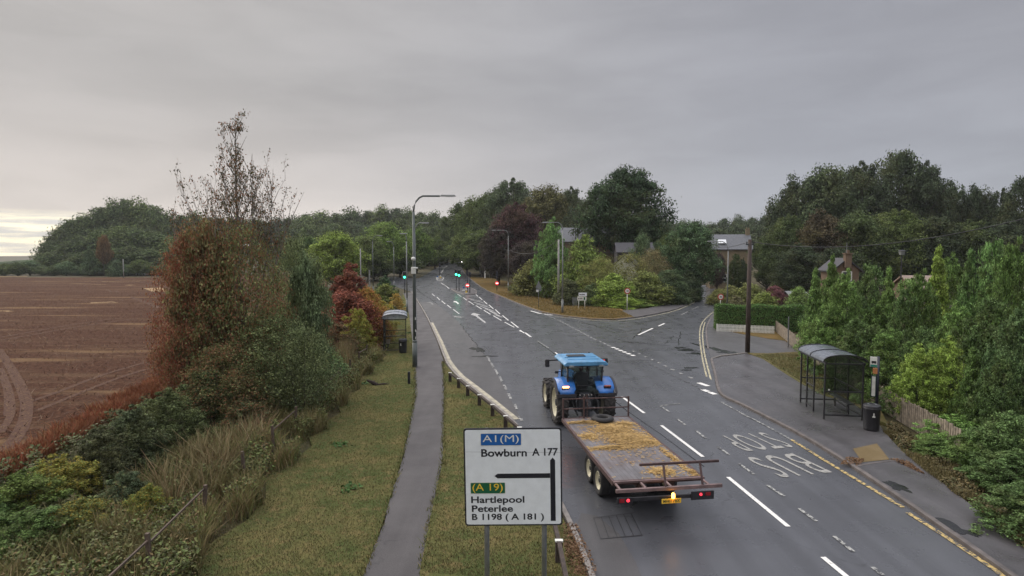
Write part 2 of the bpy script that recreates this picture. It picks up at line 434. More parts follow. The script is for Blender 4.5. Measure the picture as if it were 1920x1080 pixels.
def ribbon(name, pts, w, mat, z, kind='structure', side=0., parent=None):
    """flat strip along a ground polyline"""
    ZC[0] = (ZC[0]+1) % 23; z = z+ZC[0]*.00022
    P = resample(pts, 3.); a = offs(P, side-w/2); b = offs(P, side+w/2); n = len(P)
    vs = [(p.x, p.y, terr(p.x, p.y)+z) for p in a]+[(p.x, p.y, terr(p.x, p.y)+z) for p in b]
    me = bpy.data.meshes.new(name); me.from_pydata(vs, [], [(i, i+n, i+n+1, i+1) for i in range(n-1)])
    bm = bmesh.new(); bm.from_mesh(me)
    for f in bm.faces:
        if f.normal.z < 0: f.normal_flip()
    bm.to_mesh(me); bm.free()
    o = link(name, me, mat, parent)
    if kind: o['kind'] = kind
    return o
def kerb(pts, w=.14, h=.11, mat=None, side=0.):
    P = resample(pts, 1.6); a = offs(P, side-w/2); b = offs(P, side+w/2); n = len(P); vs = []; fs = []
    for i in range(n):
        za, zb = terr(a[i].x, a[i].y), terr(b[i].x, b[i].y)
        vs += [(a[i].x, a[i].y, za-.1), (a[i].x, a[i].y, za+h), (b[i].x, b[i].y, zb+h), (b[i].x, b[i].y, zb-.1)]
    for i in range(n-1):
        for k in range(3): fs.append((4*i+k, 4*i+k+1, 4*i+k+5, 4*i+k+4))
    fs += [(0, 1, 2, 3), (4*n-1, 4*n-2, 4*n-3, 4*n-4)]
    me = bpy.data.meshes.new('kerb'); me.from_pydata(vs, [], fs); bm = bmesh.new(); bm.from_mesh(me); bmesh.ops.recalc_face_normals(bm, faces=bm.faces); bm.to_mesh(me); bm.free()
    o = link('kerb', me, mat or KERB); o['kind'] = 'structure'
    b_ = o.modifiers.new('bevel', 'BEVEL'); b_.width = .02; b_.segments = 2; b_.limit_method = 'ANGLE'; return o
# base ground, one sheet to the horizon
def base_ground():
    xs = sorted(set(list(np.arange(-420, 421, 10.))+list(np.arange(-110, -40, 5.))+[-3000, -1500, -800, -550, 550, 800, 1500, 3000]))
    ys = [-60, -20, 20, 60, 90, 105, 110]+list(np.arange(115, 380, 5.))+list(np.arange(380, 700, 12.))+[900, 1300, 2000, 4000]
    vs = [(x, y, terr(x, y)-.04) for y in ys for x in xs]; nx = len(xs)
    fs = [(j*nx+i, j*nx+i+1, (j+1)*nx+i+1, (j+1)*nx+i) for j in range(len(ys)-1) for i in range(nx-1)]
    me = bpy.data.meshes.new('ground'); me.from_pydata(vs, [], fs); o = link('ground', me, EARTH); o['kind'] = 'structure'
base_ground()
# main carriageway ------------------------------------------------------------
LK = [(772, 548), (781, 562), (794, 582), (806, 605), (823, 642), (836, 678), (845, 692), (857, 706), (880, 724), (905, 744), (935, 768), (962, 790), (985, 832), (1011, 873), (1040, 925), (1073, 993), (1090, 1032), (1112, 1090)]
RK = [(1920, 1100), (1867, 1062), (1800, 1015), (1700, 945), (1600, 877), (1505, 818), (1440, 785), (1389, 759), (1358, 746), (1347, 733), (1341, 701), (1334, 675), (1328, 655), (1325, 635), (1324, 617), (1330, 601), (1340, 588), (1349, 576), (1347, 561), (1341, 542), (1334, 535)]
TIP = [(1310, 535), (1307, 550), (1304, 562), (1290, 571), (1262, 582), (1225, 590), (1190, 596), (1150, 600), (1110, 599), (1060, 594), (1020, 587), (990, 577), (960, 565), (930, 552), (905, 541), (890, 530), (878, 520), (868, 508), (864, 498), (862, 490)]
FARL = [(848, 490), (838, 493), (826, 498), (812, 506), (800, 514), (785, 522), (762, 521), (735, 519), (715, 523), (730, 534), (752, 541)]
lkw = [G(u, v) for u, v in LK]; rkw = [G(u, v) for u, v in RK]; tipw = [G(u, v) for u, v in TIP]
near = [Vector((1.95, 9, 0)), Vector((2.2, 2, 0)), Vector((12.2, 2, 0))]
road_poly = lkw+near+[Vector((11.1, 9.5, 0))]+rkw+tipw+px(FARL)
sheet('road', road_poly, ASPH, 0.0)
# older, browner surfacing in the left bus bay and outside edge
sheet('road_surface_patch', px([(786, 566), (800, 590), (812, 612), (826, 644), (840, 680), (850, 697), (862, 707), (884, 724), (908, 744), (938, 768), (966, 790), (975, 783), (952, 738), (928, 692), (905, 660), (880, 630), (858, 602), (838, 585), (815, 568)]), ASPH2, .004)
sheet('road_surface_patch', px([(1077, 996), (1094, 1034), (1122, 1110), (1215, 1110), (1190, 1050), (1160, 1000), (1120, 968), (1090, 962)]), ASPH2, .004)
# verges and paths ------------------------------------------------------------
PL = [(640, 1140), (683, 1080), (722, 970), (757, 850), (779, 745), (778, 700), (776, 665), (770, 610), (764, 570), (756, 549)]
PR = [(790, 1140), (787, 1080), (806, 980), (830, 870), (833, 745), (832, 700), (829, 680)]
def rag(P, a=.03, step=.35):
    return [p+Vector((random.uniform(-a, a), random.uniform(-a, a), 0)) for p in resample(P, step)]
sheet('path', rag(px(PL, .09))+[G(u, v, .09) for u, v in [(772, 548)]]+[p+Vector((-.15, 0, 0)) for p in lkw[1:6]]+rag(px(PR[::-1], .09)), PAVE, .075, .2)
fx = lambda D: -7.55-(D-10)*.07
vl = [Vector((fx(D)+.75+.35*math.sin(D*1.3), D, 0)) for D in np.arange(3, 44, 1.5)]
sheet('grass_verge', [Vector((-2.2, 3, 0))]+px(PL[::-1])[::-1][:0]+[G(u, v) for u, v in PL]+[Vector((-13.5, 70, 0)), Vector((-10.6, 46, 0))]+vl[::-1], GRASSM, .06, .15)
sheet('grass_verge', [Vector((-1.4, 3, 0))]+[G(u, v) for u, v in PR]+[p+Vector((-.14, 0, 0)) for p in lkw[6:]]+[Vector((1.75, 3, 0))], GRASSM, .08, .2)
kerb(smoothl(lkw+[Vector((1.95, 9, 0))], 1), side=.0)
# pale channel beside the left kerb
ribbon('kerb_channel', offs(px([(806, 605), (823, 642), (836, 676), (847, 692), (860, 706), (883, 724), (908, 744), (938, 769), (960, 787)]), -.22), .24, LKERB, .006)
# right verge triangle
TR = [(1304, 562), (1290, 571), (1262, 582), (1225, 590), (1190, 596), (1150, 600), (1110, 599), (1060, 594), (1020, 587), (990, 577), (960, 565), (930, 552), (905, 541), (890, 530)]
sheet('dry_grass_verge', px(TR[4:])+px([(878, 520), (915, 521), (960, 531), (1010, 545), (1075, 560), (1120, 566), (1160, 577)]), DRYG, .08, .2)
sheet('side_pavement', px(TR[:5], 0)+px([(1165, 584), (1210, 580), (1260, 568), (1298, 556)]), PAVE, .085, .2)
kerb(smoothl([p for p in tipw], 1), mat=DKERB)
# right pavement --------------------------------------------------------------
BACK = [(1494, 663), (1413, 664), (1402, 668)]
sheet('pavement', rkw[0:12]+px([(1400, 665), (1430, 675), (1472, 703), (1507, 725), (1545, 745), (1600, 760), (1640, 790), (1672, 830), (1700, 858), (1760, 905), (1850, 975), (1940, 1050)])+[Vector((12.9, 9.5, 0)), Vector((11.2, 9.5, 0))], PAVE2, .085, .2)
sheet('driveway', [rkw[11]]+rkw[12:17]+px([(1342, 600), (1345, 618), (1395, 628), (1440, 636), (1472, 640), (1512, 674), (1494, 663), (1430, 668), (1400, 665)]), mk_asphalt('driveway_asphalt', (.07, .068, .07), .5, .3, .5), .045, .12)
sheet('grass_patch', px([(1402, 664), (1440, 665), (1494, 662), (1513, 671), (1560, 705), (1650, 770), (1665, 800), (1640, 790), (1600, 760), (1545, 745), (1507, 725), (1472, 703), (1430, 675)]), mk_ground('patch_grass', (.09, .095, .03), (.15, .115, .045), (.13, .10, .045), .5, 25), .10, .2)
sheet('grass_patch', px([(1345, 617), (1452, 622), (1490, 650), (1472, 640), (1440, 636), (1395, 628)]), DRYG, .07, .12)
kerb(smoothl(rkw[:12], 1), mat=DKERB); kerb(smoothl(rkw[12:], 1), mat=DKERB, h=.07)
kerb(px([(1334, 675), (1352, 669), (1400, 664)]), w=.12, h=.12, mat=KERB)
# tactile paving slab and lowered strip on the right pavement
sheet('tactile_paving', px([(1599, 841), (1644, 831), (1668, 861), (1617, 866)], .1), mk_ground('tactile_slab', (.17, .125, .06), (.20, .15, .08), (.15, .11, .06), 1.5, 60, .5), .093)
kerb(px([(1608, 873), (1640, 867), (1690, 862)], .1), w=.08, h=.1, mat=DKERB)
# wet patches
def blob(c, rx, ry, rz, n=26, j=.3):
    a = [random.uniform(1-j, 1+j) for _ in range(n)]; a = [(a[i-1]+a[i]+a[(i+1) % n])/3 for i in range(n)]
    return [c+Rz(rz) @ Vector((math.cos(2*math.pi*i/n)*rx*a[i], math.sin(2*math.pi*i/n)*ry*a[i], 0)) for i in range(n)]
ZP = [0]
for (u, v, rx, ry, z) in ((1683, 918, .28, .5, .09), (1800, 1000, .3, .55, .09), (1345, 657, .35, 2.4, .049), (1368, 662, .8, 1.0, .049), (896, 655, .5, 1.6, .008), (905, 668, .9, .35, .008), (1292, 657, .9, .7, .004), (1275, 652, .7, .4, .004), (1304, 663, .7, .5, .004), (1296, 690, .55, .3, .004), (1288, 694, .5, .25, .004), (1302, 645, .2, .9, .004)):
    ZP[0] += 1; sheet('puddle', blob(G(u, v), rx*.8, ry*.8, R(8), j=.8), PUDDLE, z+.002+ZP[0]*.0003)
# dark cracks and seams in the carriageway
CR = [[(864, 607), (873, 620), (884, 636), (893, 645), (899, 655), (910, 664)], [(1186, 635), (1197, 625), (1205, 617)], [(1248, 646), (1257, 636), (1262, 629)], [(1270, 648), (1275, 632), (1278, 622)],
      [(1150, 634), (1170, 640), (1190, 645)], [(1090, 605), (1120, 612), (1150, 624)], [(1060, 600), (1100, 606), (1140, 615), (1180, 622)], [(780, 540), (792, 551), (806, 560), (820, 570)], [(785, 565), (792, 575), (800, 590), (808, 604)], [(1266, 652), (1285, 658), (1300, 655), (1315, 662)], [(1150, 600), (1190, 606), (1230, 600), (1270, 590)], [(1165, 640), (1215, 645), (1260, 648)]]
def wiggle(pts, a):
    P = resample(pts, .5); return [p+Vector((random.uniform(-a, a), random.uniform(-a, a)*2, 0)) for p in P]
for c in CR: ribbon('road_crack', wiggle(smoothl(px(c), 1), .10), random.uniform(.05, .09), PUDDLE, .006)
ribbon('road_seam', px([(1009, 642), (1035, 660), (1060, 680), (1175, 770), (1240, 815), (1320, 875)]), .05, PUDDLE, .005)
SEAMM = plain('seam_asphalt', (.03, .03, .033), .5, var=.4, scale=6)
# worn trench grid near the sign
for k in range(6):
    a = G(1113+k*14, 971-k*1.6); b = G(1126+k*15.5, 1010-k*1.2); ribbon('road_seam', [a, b], .02, SEAMM, .009)
ribbon('road_seam', px([(1112, 972), (1190, 962)]), .02, SEAMM, .0095); ribbon('road_seam', px([(1126, 1011), (1205, 1004)]), .03, SEAMM, .0095)
HATCH = mk_paint('hatch_paint', (.46, .455, .44), .4)
# road markings ----------------------------------------------------------------
def dash(u0, v0, u1, v1, w=.1, mat=None, z=.012): ribbon('road_marking', [G(u0, v0), G(u1, v1)], w, mat or WHITE, z)
for d in ((1543, 1045, 1600, 1092), (1365, 895, 1478, 988), (1240, 798, 1318, 857), (1166, 744, 1208, 775)): dash(*d, w=.13)
for d in ((1041, 661, 1057, 673), (1007, 639, 1029, 653), (985, 624, 996, 632), (975, 619, 983, 625)): dash(*d, w=.12, mat=WORN if d[0] == 1007 else WHITE)
for d in ((1345, 837.6, 1367, 853), (1386, 869.7, 1413.5, 889.8), (1438, 910, 1470.5, 931), (1498, 954, 1531, 978), (1564, 1006, 1600, 1035), (1636, 1064, 1655, 1079), (1305, 808, 1323, 822), (1270, 786, 1286, 798), (1239, 762, 1255, 773)): dash(*d, w=.1, mat=WORN)
dash(1240, 761, 1275, 757, w=.1, mat=WORN)
LD = [(916, 673), (922.8, 684), (931, 697), (938.7, 710.5), (947, 726), (955.4, 742.5), (966.5, 762), (976, 784)]
for i, (u, v) in enumerate(LD): dash(u-2.2, v-4.5, u+2.5, v+5.5, w=.13, mat=WORN)
q = lambda s, ox, oy, L: [(ox+x/s, oy+y/s) for x, y in L]
for a, b in (((585, 70), (630, 98)), ((650, 108), (692, 138)), ((712, 150), (770, 188)), ((793, 198), (860, 238)), ((882, 250), (958, 298)), ((988, 312), (1080, 366)), ((1118, 385), (1225, 444))):
    (u0, v0), (u1, v1) = q(6, 760, 540, [a, b]); dash(u0, v0, u1, v1, w=.13)
for a, b in (((790, 68), (815, 95)), ((828, 100), (866, 135)), ((880, 145), (920, 182)), ((940, 190), (990, 235)), ((1012, 243), (1065, 295)), ((1092, 310), (1160, 365)), ((1188, 382), (1272, 448)), ((1282, 482), (1340, 505)), ((1352, 512), (1410, 552))):
    (u0, v0), (u1, v1) = q(6, 760, 540, [a, b]); dash(u0, v0, u1, v1, w=.13)
for a, b in (((670, 78), (800, 92)), ((680, 95), (840, 112)), ((690, 112), (858, 150)), ((725, 128), (890, 172)), ((765, 160), (925, 205)), ((800, 180), (960, 225)), ((840, 205), (1000, 262)), ((895, 232), (1030, 290)), ((950, 262), (1060, 315)), ((1000, 300), (1090, 330))):
    (u0, v0), (u1, v1) = q(6, 760, 540, [a, b]); dash(u0, v0, u1, v1, w=.17, mat=HATCH)
for a, b in (((300, 65), (330, 92)), ((355, 102), (388, 135)), ((408, 145), (450, 182)), ((470, 190), (515, 228)), ((538, 240), (605, 292))):
    (u0, v0), (u1, v1) = q(6, 760, 540, [a, b]); dash(u0, v0, u1, v1, w=.12)
for a, b in (((1185, 575), (1240, 608)), ((1245, 612), (1285, 645))):
    (u0, v0), (u1, v1) = q(6.353, 640, 440, [a, b]); dash(u0, v0, u1, v1, w=.15)
ribbon('road_marking', px([(827, 513), (833, 503), (844, 495), (858, 489.5)]), .5, WORN, .07)
def mark_poly(L, mat=None): sheet('road_marking', px(L), mat or WORN, .012)
mark_poly(q(6, 760, 540, [(735, 300), (765, 280), (845, 300), (812, 312), (910, 388), (895, 396), (790, 318), (762, 308)]), HATCH)
mark_poly(q(6, 760, 540, [(535, 318), (560, 312), (620, 322), (665, 325), (640, 336), (590, 334), (555, 330)]), WORN)
mark_poly(q(6, 760, 540, [(640, 328), (860, 368), (855, 374), (640, 336)]), VWORN)
mark_poly(q(6, 760, 540, [(540, 160), (545, 148), (575, 150), (605, 175), (590, 182), (570, 162)]), WHITE)
mark_poly(q(6, 760, 540, [(240, 165), (280, 155), (320, 185), (300, 190), (280, 168)]), WORN)
# give-way line of short dashes across the side road mouth
def dashes(pts, n, duty, w, mat):
    P = px(pts); L = [0.]
    for a, b in zip(P, P[1:]): L.append(L[-1]+(b-a).length)
    def at(s):
        for i in range(len(P)-1):
            if s <= L[i+1]: return P[i].lerp(P[i+1], (s-L[i])/(L[i+1]-L[i]))
        return P[-1]
    for k in range(n):
        ribbon('road_marking', [at(L[-1]*k/n), at(L[-1]*(k+duty)/n)], w, mat, .012)
GW = [(1002, 583), (1022, 590), (1050, 602), (1082, 619), (1110, 634), (1148, 651)]
dashes(GW, 26, .72, .18, WORN); dashes([(1148, 651), (1192, 669)], 6, .6, .3, WHITE)
dashes([(1192, 669), (1253, 700), (1296, 720), (1325, 735)], 12, .6, .18, VWORN); dashes([(1186, 658), (1220, 673), (1268, 697), (1310, 715)], 9, .35, .2, WORN)
dashes([(1318, 731), (1344, 741)], 2, .8, .3, WHITE); dashes([(1310, 718), (1330, 725)], 1, .9, .3, WHITE)
ribbon('road_marking', px([(995, 583), (1012, 588), (1036, 591)]), .28, WHITE, .013)
ribbon('road_marking', smoothl(px([(1040, 593.5), (1075, 597), (1110, 601), (1150, 602.5), (1190, 598.5), (1225, 592.5), (1262, 584.5), (1290, 573.5), (1304, 566)]), 1), .16, YELLP, .014)
ribbon('road_marking', smoothl(px([(1342, 582), (1326, 594), (1314, 608), (1311, 630), (1316.5, 671), (1325, 707)]), 1), .10, YELLP, .012)
ribbon('road_marking', smoothl(px([(1322, 604), (1317, 621), (1318, 645), (1322, 671), (1333, 712)]), 1), .10, YELLP, .012)
for d in ((1197, 628, 1224, 615.5), (1235, 611.5, 1246, 606.5)): dash(*d, w=.2)
for d in ((1277, 591, 1290, 584), (1297, 580.5, 1310, 575), (1318, 571, 1331, 565.5), (1334, 564, 1342, 560)): dash(*d, w=.16, mat=WORN)
ribbon('road_marking', smoothl(px([(1352, 754), (1389, 775), (1430, 795), (1484, 825)]), 1), .09, WORN, .012)
ribbon('road_marking', px([(1484, 825), (1540, 860), (1600, 896), (1693, 952)]), .13, YELL, .012)
ribbon('road_marking', px([(1702, 962), (1770, 1005), (1867, 1070), (1890, 1090)]), .13, YELL, .012)
for d in ((1336, 700, 1342, 728),): pass
# text -------------------------------------------------------------------------
def text_mesh(s, size=1., bold=0., ext=0., sx=1., sy=1., spacing=1.):
    cu = bpy.data.curves.new('t', 'FONT'); cu.body = s; cu.size = size; cu.align_x = 'LEFT'; cu.align_y = 'BOTTOM_BASELINE'
    cu.offset = bold; cu.extrude = ext; cu.space_character = spacing; cu.resolution_u = 4; cu.fill_mode = 'FRONT' if not ext else 'BOTH'
    o = bpy.data.objects.new('t', cu); C.objects.link(o); bpy.context.view_layer.update()
    dg = bpy.context.evaluated_depsgraph_get(); me = bpy.data.meshes.new_from_object(o.evaluated_get(dg))
    bpy.data.objects.remove(o); bpy.data.curves.remove(cu); me.materials.clear(); return me
def text_fit(s, w, h, bold=0., ext=0., spacing=1.):
    me = text_mesh(s, 1., bold, ext, spacing=spacing); co = np.empty(len(me.vertices)*3); me.vertices.foreach_get('co', co); co = co.reshape(-1, 3)
    lo, hi = co.min(0), co.max(0); co[:, 0] = (co[:, 0]-(lo[0]+hi[0])/2)*w/(hi[0]-lo[0]); co[:, 1] = (co[:, 1]-(lo[1]+hi[1])/2)*h/(hi[1]-lo[1])
    me.vertices.foreach_set('co', co.ravel()); me.update(); return me
def road_text(s, u, v, w, h, rz, mat):
    o = link('road_lettering', text_fit(s, w, h, 0., spacing=1.25), mat); o.location = G(u, v)+Vector((0, 0, .013)); o.rotation_euler = (0, 0, rz); o['kind'] = 'structure'
HD = R(7.7)
LETT = mk_paint('worn_lettering_paint', (.30, .295, .275), .34)
road_text('STOP', 1415, 828, 2.05, 1.85, HD+math.pi+R(6), LETT); road_text('BUS', 1476, 872, 1.9, 1.9, HD+math.pi+R(6), LETT)
road_text('BUS', 854, 647, 1.7, 2.3, R(12), VWORN); road_text('STOP', 861, 659, 1.7, 1.9, R(12), VWORN)
# traffic island and refuge -----------------------------------------------------
isl = px([(846, 543), (862, 542), (884, 541), (893, 546), (893, 552), (870, 553), (856, 549)])
sheet('traffic_island', isl, PAVE, .13, .2); kerb(isl+[isl[0]], h=.14, mat=KERB)
i2 = px([(818, 522), (824, 519), (832, 522), (830, 526), (820, 526)]); sheet('traffic_island', i2, PAVE, .12, .2); kerb(i2+[i2[0]], h=.15, mat=WHITEP)
# field -------------------------------------------------------------------------
fe = [Vector((-15.2, 3, 0)), Vector((-15.8, 14, 0)), Vector((-16.4, 19, 0)), Vector((-17.6, 26, 0)), Vector((-18.6, 33, 0)), Vector((-21, 48, 0)), Vector((-26, 75, 0)), Vector((-33, 105, 0)), Vector((-44, 140, 0)), Vector((-60, 182, 0))]
sheet('field', fe+[Vector((-150, 184, 0)), Vector((-290, 188, 0)), Vector((-420, 190, 0)), Vector((-420, 3, 0))], FIELD, .0, step=8)
def dull(m):
    b = m.node_tree.nodes['Principled BSDF']; b.inputs['Specular IOR Level'].default_value = .03
    for l in list(b.inputs['Roughness'].links): m.node_tree.links.remove(l)
    b.inputs['Roughness'].default_value = 1.0; return m
STRAWM = mk_ground('stubble_straw', (.46, .33, .18), (.26, .17, .10), (.12, .07, .05), 1.2, 14, .5)
TRACKM = mk_paint('wheel_track_straw', (.15, .095, .055), .72, (.085, .05, .04))
for m_ in (STRAWM, TRACKM, FIELD, DRYG, GRASSM): dull(m_)
for pts, w in (([(0, 655), (25, 690), (50, 735), (57, 760), (50, 800), (30, 830), (0, 862)], .28), ([(0, 690), (8, 705), (22, 745), (22, 780), (0, 812)], .28), ([(0, 665), (15, 690), (40, 740), (44, 770), (34, 805), (0, 848)], .2), ([(0, 705), (12, 730), (13, 780)], .2),
               ([(60, 752), (110, 735), (190, 703), (300, 672), (360, 655)], .3), ([(70, 770), (130, 745), (230, 705), (320, 680)], .3), ([(-40, 645), (60, 628), (160, 610), (260, 597)], .4), ([(-40, 640), (60, 622), (150, 606), (230, 596)], .4), ([(215, 545), (260, 562), (300, 578)], .6), ([(200, 543), (240, 560), (280, 577)], .6)):
    ribbon('wheel_track', smoothl(px(pts), 2), w, TRACKM, .008)
for pts, w in (([(-60, 519.5), (20, 518.5), (52, 518)], 6), ([(60, 527.5), (140, 527), (185, 527.5)], .8), ([(190, 528), (230, 529), (262, 528)], .9), ([(60, 533), (130, 531), (200, 534)], .5), ([(215, 534), (250, 535)], 1.2), ([(-40, 583), (10, 583), (22, 584)], .7), ([(170, 568), (215, 566), (260, 569)], 1.6),
               ([(285, 540), (320, 552), (370, 572), (400, 590)], 3.), ([(430, 585), (480, 590), (560, 590)], 2.5)):
    ribbon('stubble_strip', px(pts), w, STRAWM, .006)
# ============================================================ THINGS
def text_obj(s, w, h, parent, M, mat, bold=0., name='lettering'):
    me = text_fit(s, w, h, bold); o = link(name, me, mat, parent); o.matrix_local = M; return o
FACE = Rx(math.pi/2)             # flat XY text turned to face the camera (-Y)
# ---- big direction sign ------------------------------------------------------
def direction_sign():
    D = 10.0; c = AT(962, 894, D); t = thing('direction_sign', (c.x, D, 0), R(-1.0), 'large white road direction sign with black border on two grey posts in the foreground', 'road sign')
    k = D/FPX; wd, hg = 187*k, 190*k; zc = c.z
    def rr(w, h, r, n=6):
        out = []
        for cx, cy, a0 in ((w/2-r, h/2-r, 0), (-w/2+r, h/2-r, 90), (-w/2+r, -h/2+r, 180), (w/2-r, -h/2+r, 270)):
            for i in range(n+1):
                a = R(a0+90*i/n); out.append((cx+r*math.cos(a), cy+r*math.sin(a)))
        return out
    tilt = Ry(R(-.9))
    def plate(name, w, h, r, y0, y1, mat, x=0, z=0, parent=t):
        return MB().prism(rr(w, h, r), y0, y1, Matrix.Translation((0, 0, zc)) @ tilt @ Matrix.Translation((x, 0, z))).build(name, mat, parent)
    back = plate('backing_panel', wd, hg, .05, -.012, .012, PLASK)
    plate('sign_face', wd-.052, hg-.052, .038, -.0155, -.0125, PLASW)
    X = lambda u: (u-962)*k
    Z = lambda v: (894-v)*k
    def T(x, z, y=-.0215): return Matrix.Translation((0, 0, zc)) @ tilt @ Matrix.Translation((x, y, z)) @ FACE
    def wr(s, u0, u1, v0, v1, mat, bold=.012, y=-.0215):
        return text_obj(s, (u1-u0)*k, (v1-v0)*k, t, T(X((u0+u1)/2), Z((v0+v1)/2), y), mat, bold)
    plate('panel_edge', 79*k, 25.5*k, .02, -.018, -.0160, WHITEP, X(940), Z(820.5)); plate('motorway_panel', 76.5*k, 22.5*k, .014, -.0205, -.0185, BLUEF, X(940), Z(820.5))
    plate('panel_edge', 68*k, 23*k, .018, -.018, -.0160, WHITEP, X(913.5), Z(914.8)); plate('primary_route_panel', 65.5*k, 20.5*k, .012, -.0205, -.0185, GREENF, X(913.5), Z(914.8))
    wr('A1(M)', 905, 974, 812, 829.5, WHITEP, .0); wr('(A 19)', 884, 942, 906, 924, YELF, .004)
    wr('Bowburn', 902, 989, 839, 854, PLASK, .022, -.018); wr('A 177', 999, 1048, 838, 853, PLASK, .022, -.018)
    wr('Hartlepool', 881, 983, 931, 948, PLASK, .022, -.018); wr('Peterlee', 882, 961, 948.5, 961.5, PLASK, .022, -.018)
    wr('B 1198 ( A 181 )', 882, 1020, 965, 981, PLASK, .022, -.018)
    r = MB(); Mx = Matrix.Translation((0, 0, zc)) @ tilt
    r.prism([(X(1033), Z(980)), (X(1042.5), Z(980)), (X(1042.5), Z(862)), (X(1038), Z(856.5)), (X(1033), Z(862))], -.018, -.016, Mx)
    r.prism([(X(1032.7), Z(887)), (X(932.5), Z(887)), (X(926.5), Z(891.5)), (X(932.5), Z(896)), (X(1032.7), Z(896))], -.018, -.016, Mx)
    r.build('route_arrow', PLASK, t)
    MB().box((0, -.0166, zc+48.5*k), (wd-.06, .0012, .003)).build('panel_joint', GALV, t)
    for u in (911, 1022):
        MB().tube([(X(u)+.003, .06, -.1), (X(u)+.003, .06, zc+hg/2-.03)], .045, 14).build('post', GALV, t, smooth=True)
    m = MB()
    for z in (-.62, 0., .62): m.box((0, .022, zc+z), (wd-.1, .02, .04))
    m.build('rear_rail', GALV, t)
direction_sign()
# ---- tyres ---------------------------------------------------------------------
TYRE = plain('tyre_rubber', (.022, .021, .022), .75, var=.4, scale=9, bump_=.3); MUD = plain('muddy_rubber', (.035, .031, .029), .8, var=.4, scale=7, bump_=.3)
CREAM = plain('cream_rim_paint', (.58, .54, .40), .5, var=.2)
TBLUE = plain('blue_tractor_paint', (.026, .15, .47), .34, var=.3, scale=3, coat=.3); RBLUE = plain('cab_roof_blue', (.085, .26, .46), .4, var=.3, scale=3, coat=.3)
DCAST = plain('dark_casting', (.022, .024, .028), .6, var=.5, scale=9, bump_=.3)
def wheel(parent, x, y, z, r, w, side, rim_r, lugs=0, name='wheel'):
    """wheel turning about local X; side = +1 / -1 for the outer face"""
    M = Ry(math.pi/2*side)
    e = thing_part(name, (x, y, z), parent)
    t = MB(); hw = w/2
    pr = [(rim_r, -hw*.72), (rim_r+.04, -hw*.9), (r*.86, -hw), (r*.965, -hw*.86), (r, -hw*.5), (r, hw*.5), (r*.965, hw*.86), (r*.86, hw), (rim_r+.04, hw*.9), (rim_r, hw*.72), (rim_r, -hw*.72)]
    t.lathe(pr, 40, M)
    if lugs:
        for i in range(lugs):
            for s in (-1, 1):
                a = 2*math.pi*(i+(.5 if s > 0 else 0))/lugs
                Ml = M @ Rz(a) @ Matrix.Translation((r*.985+.012, 0, s*hw*.48)) @ Rx(R(38)*s)
                t.box((0, 0, 0), (.075, .06, hw*1.12), Ml)
    tyre = t.build('tyre', MUD if lugs else TYRE, e, smooth=False)
    rm = MB(); d = hw*.72
    rm.lathe([(rim_r*1.0, d), (rim_r*.95, d+.015), (rim_r*.90, d*.72), (rim_r*.80, d*.45), (rim_r*.5, d*.30), (rim_r*.30, d*.34), (rim_r*.28, d*.62), (0, d*.62)], 32, M)
    rm.lathe([(rim_r*1.0, -d), (rim_r*.9, -d*.6), (0, -d*.5)], 24, M)
    rm.build('rim', CREAM, e)
    hb = MB(); hb.lathe([(rim_r*.26, d*.3), (rim_r*.25, d*.8), (rim_r*.12, d*.9), (0, d*.9)], 16, M)
    for i in range(8):
        a = i*math.pi/4; hb.lathe([(.018, d*.3), (.018, d*.66), (0, d*.66)], 6, M @ Matrix.Translation((rim_r*.38*math.cos(a), rim_r*.38*math.sin(a), 0)))
    hb.build('hub', DCAST, e)
    return e
def thing_part(name, loc, parent):
    # a part made of sub-parts: carried by a small mesh (the axle stub), so that the part itself is real
    m = MB().tube([(-.05, 0, 0), (.05, 0, 0)], .05, 8); o = m.build(name, DCAST, parent); o.location = loc; return o
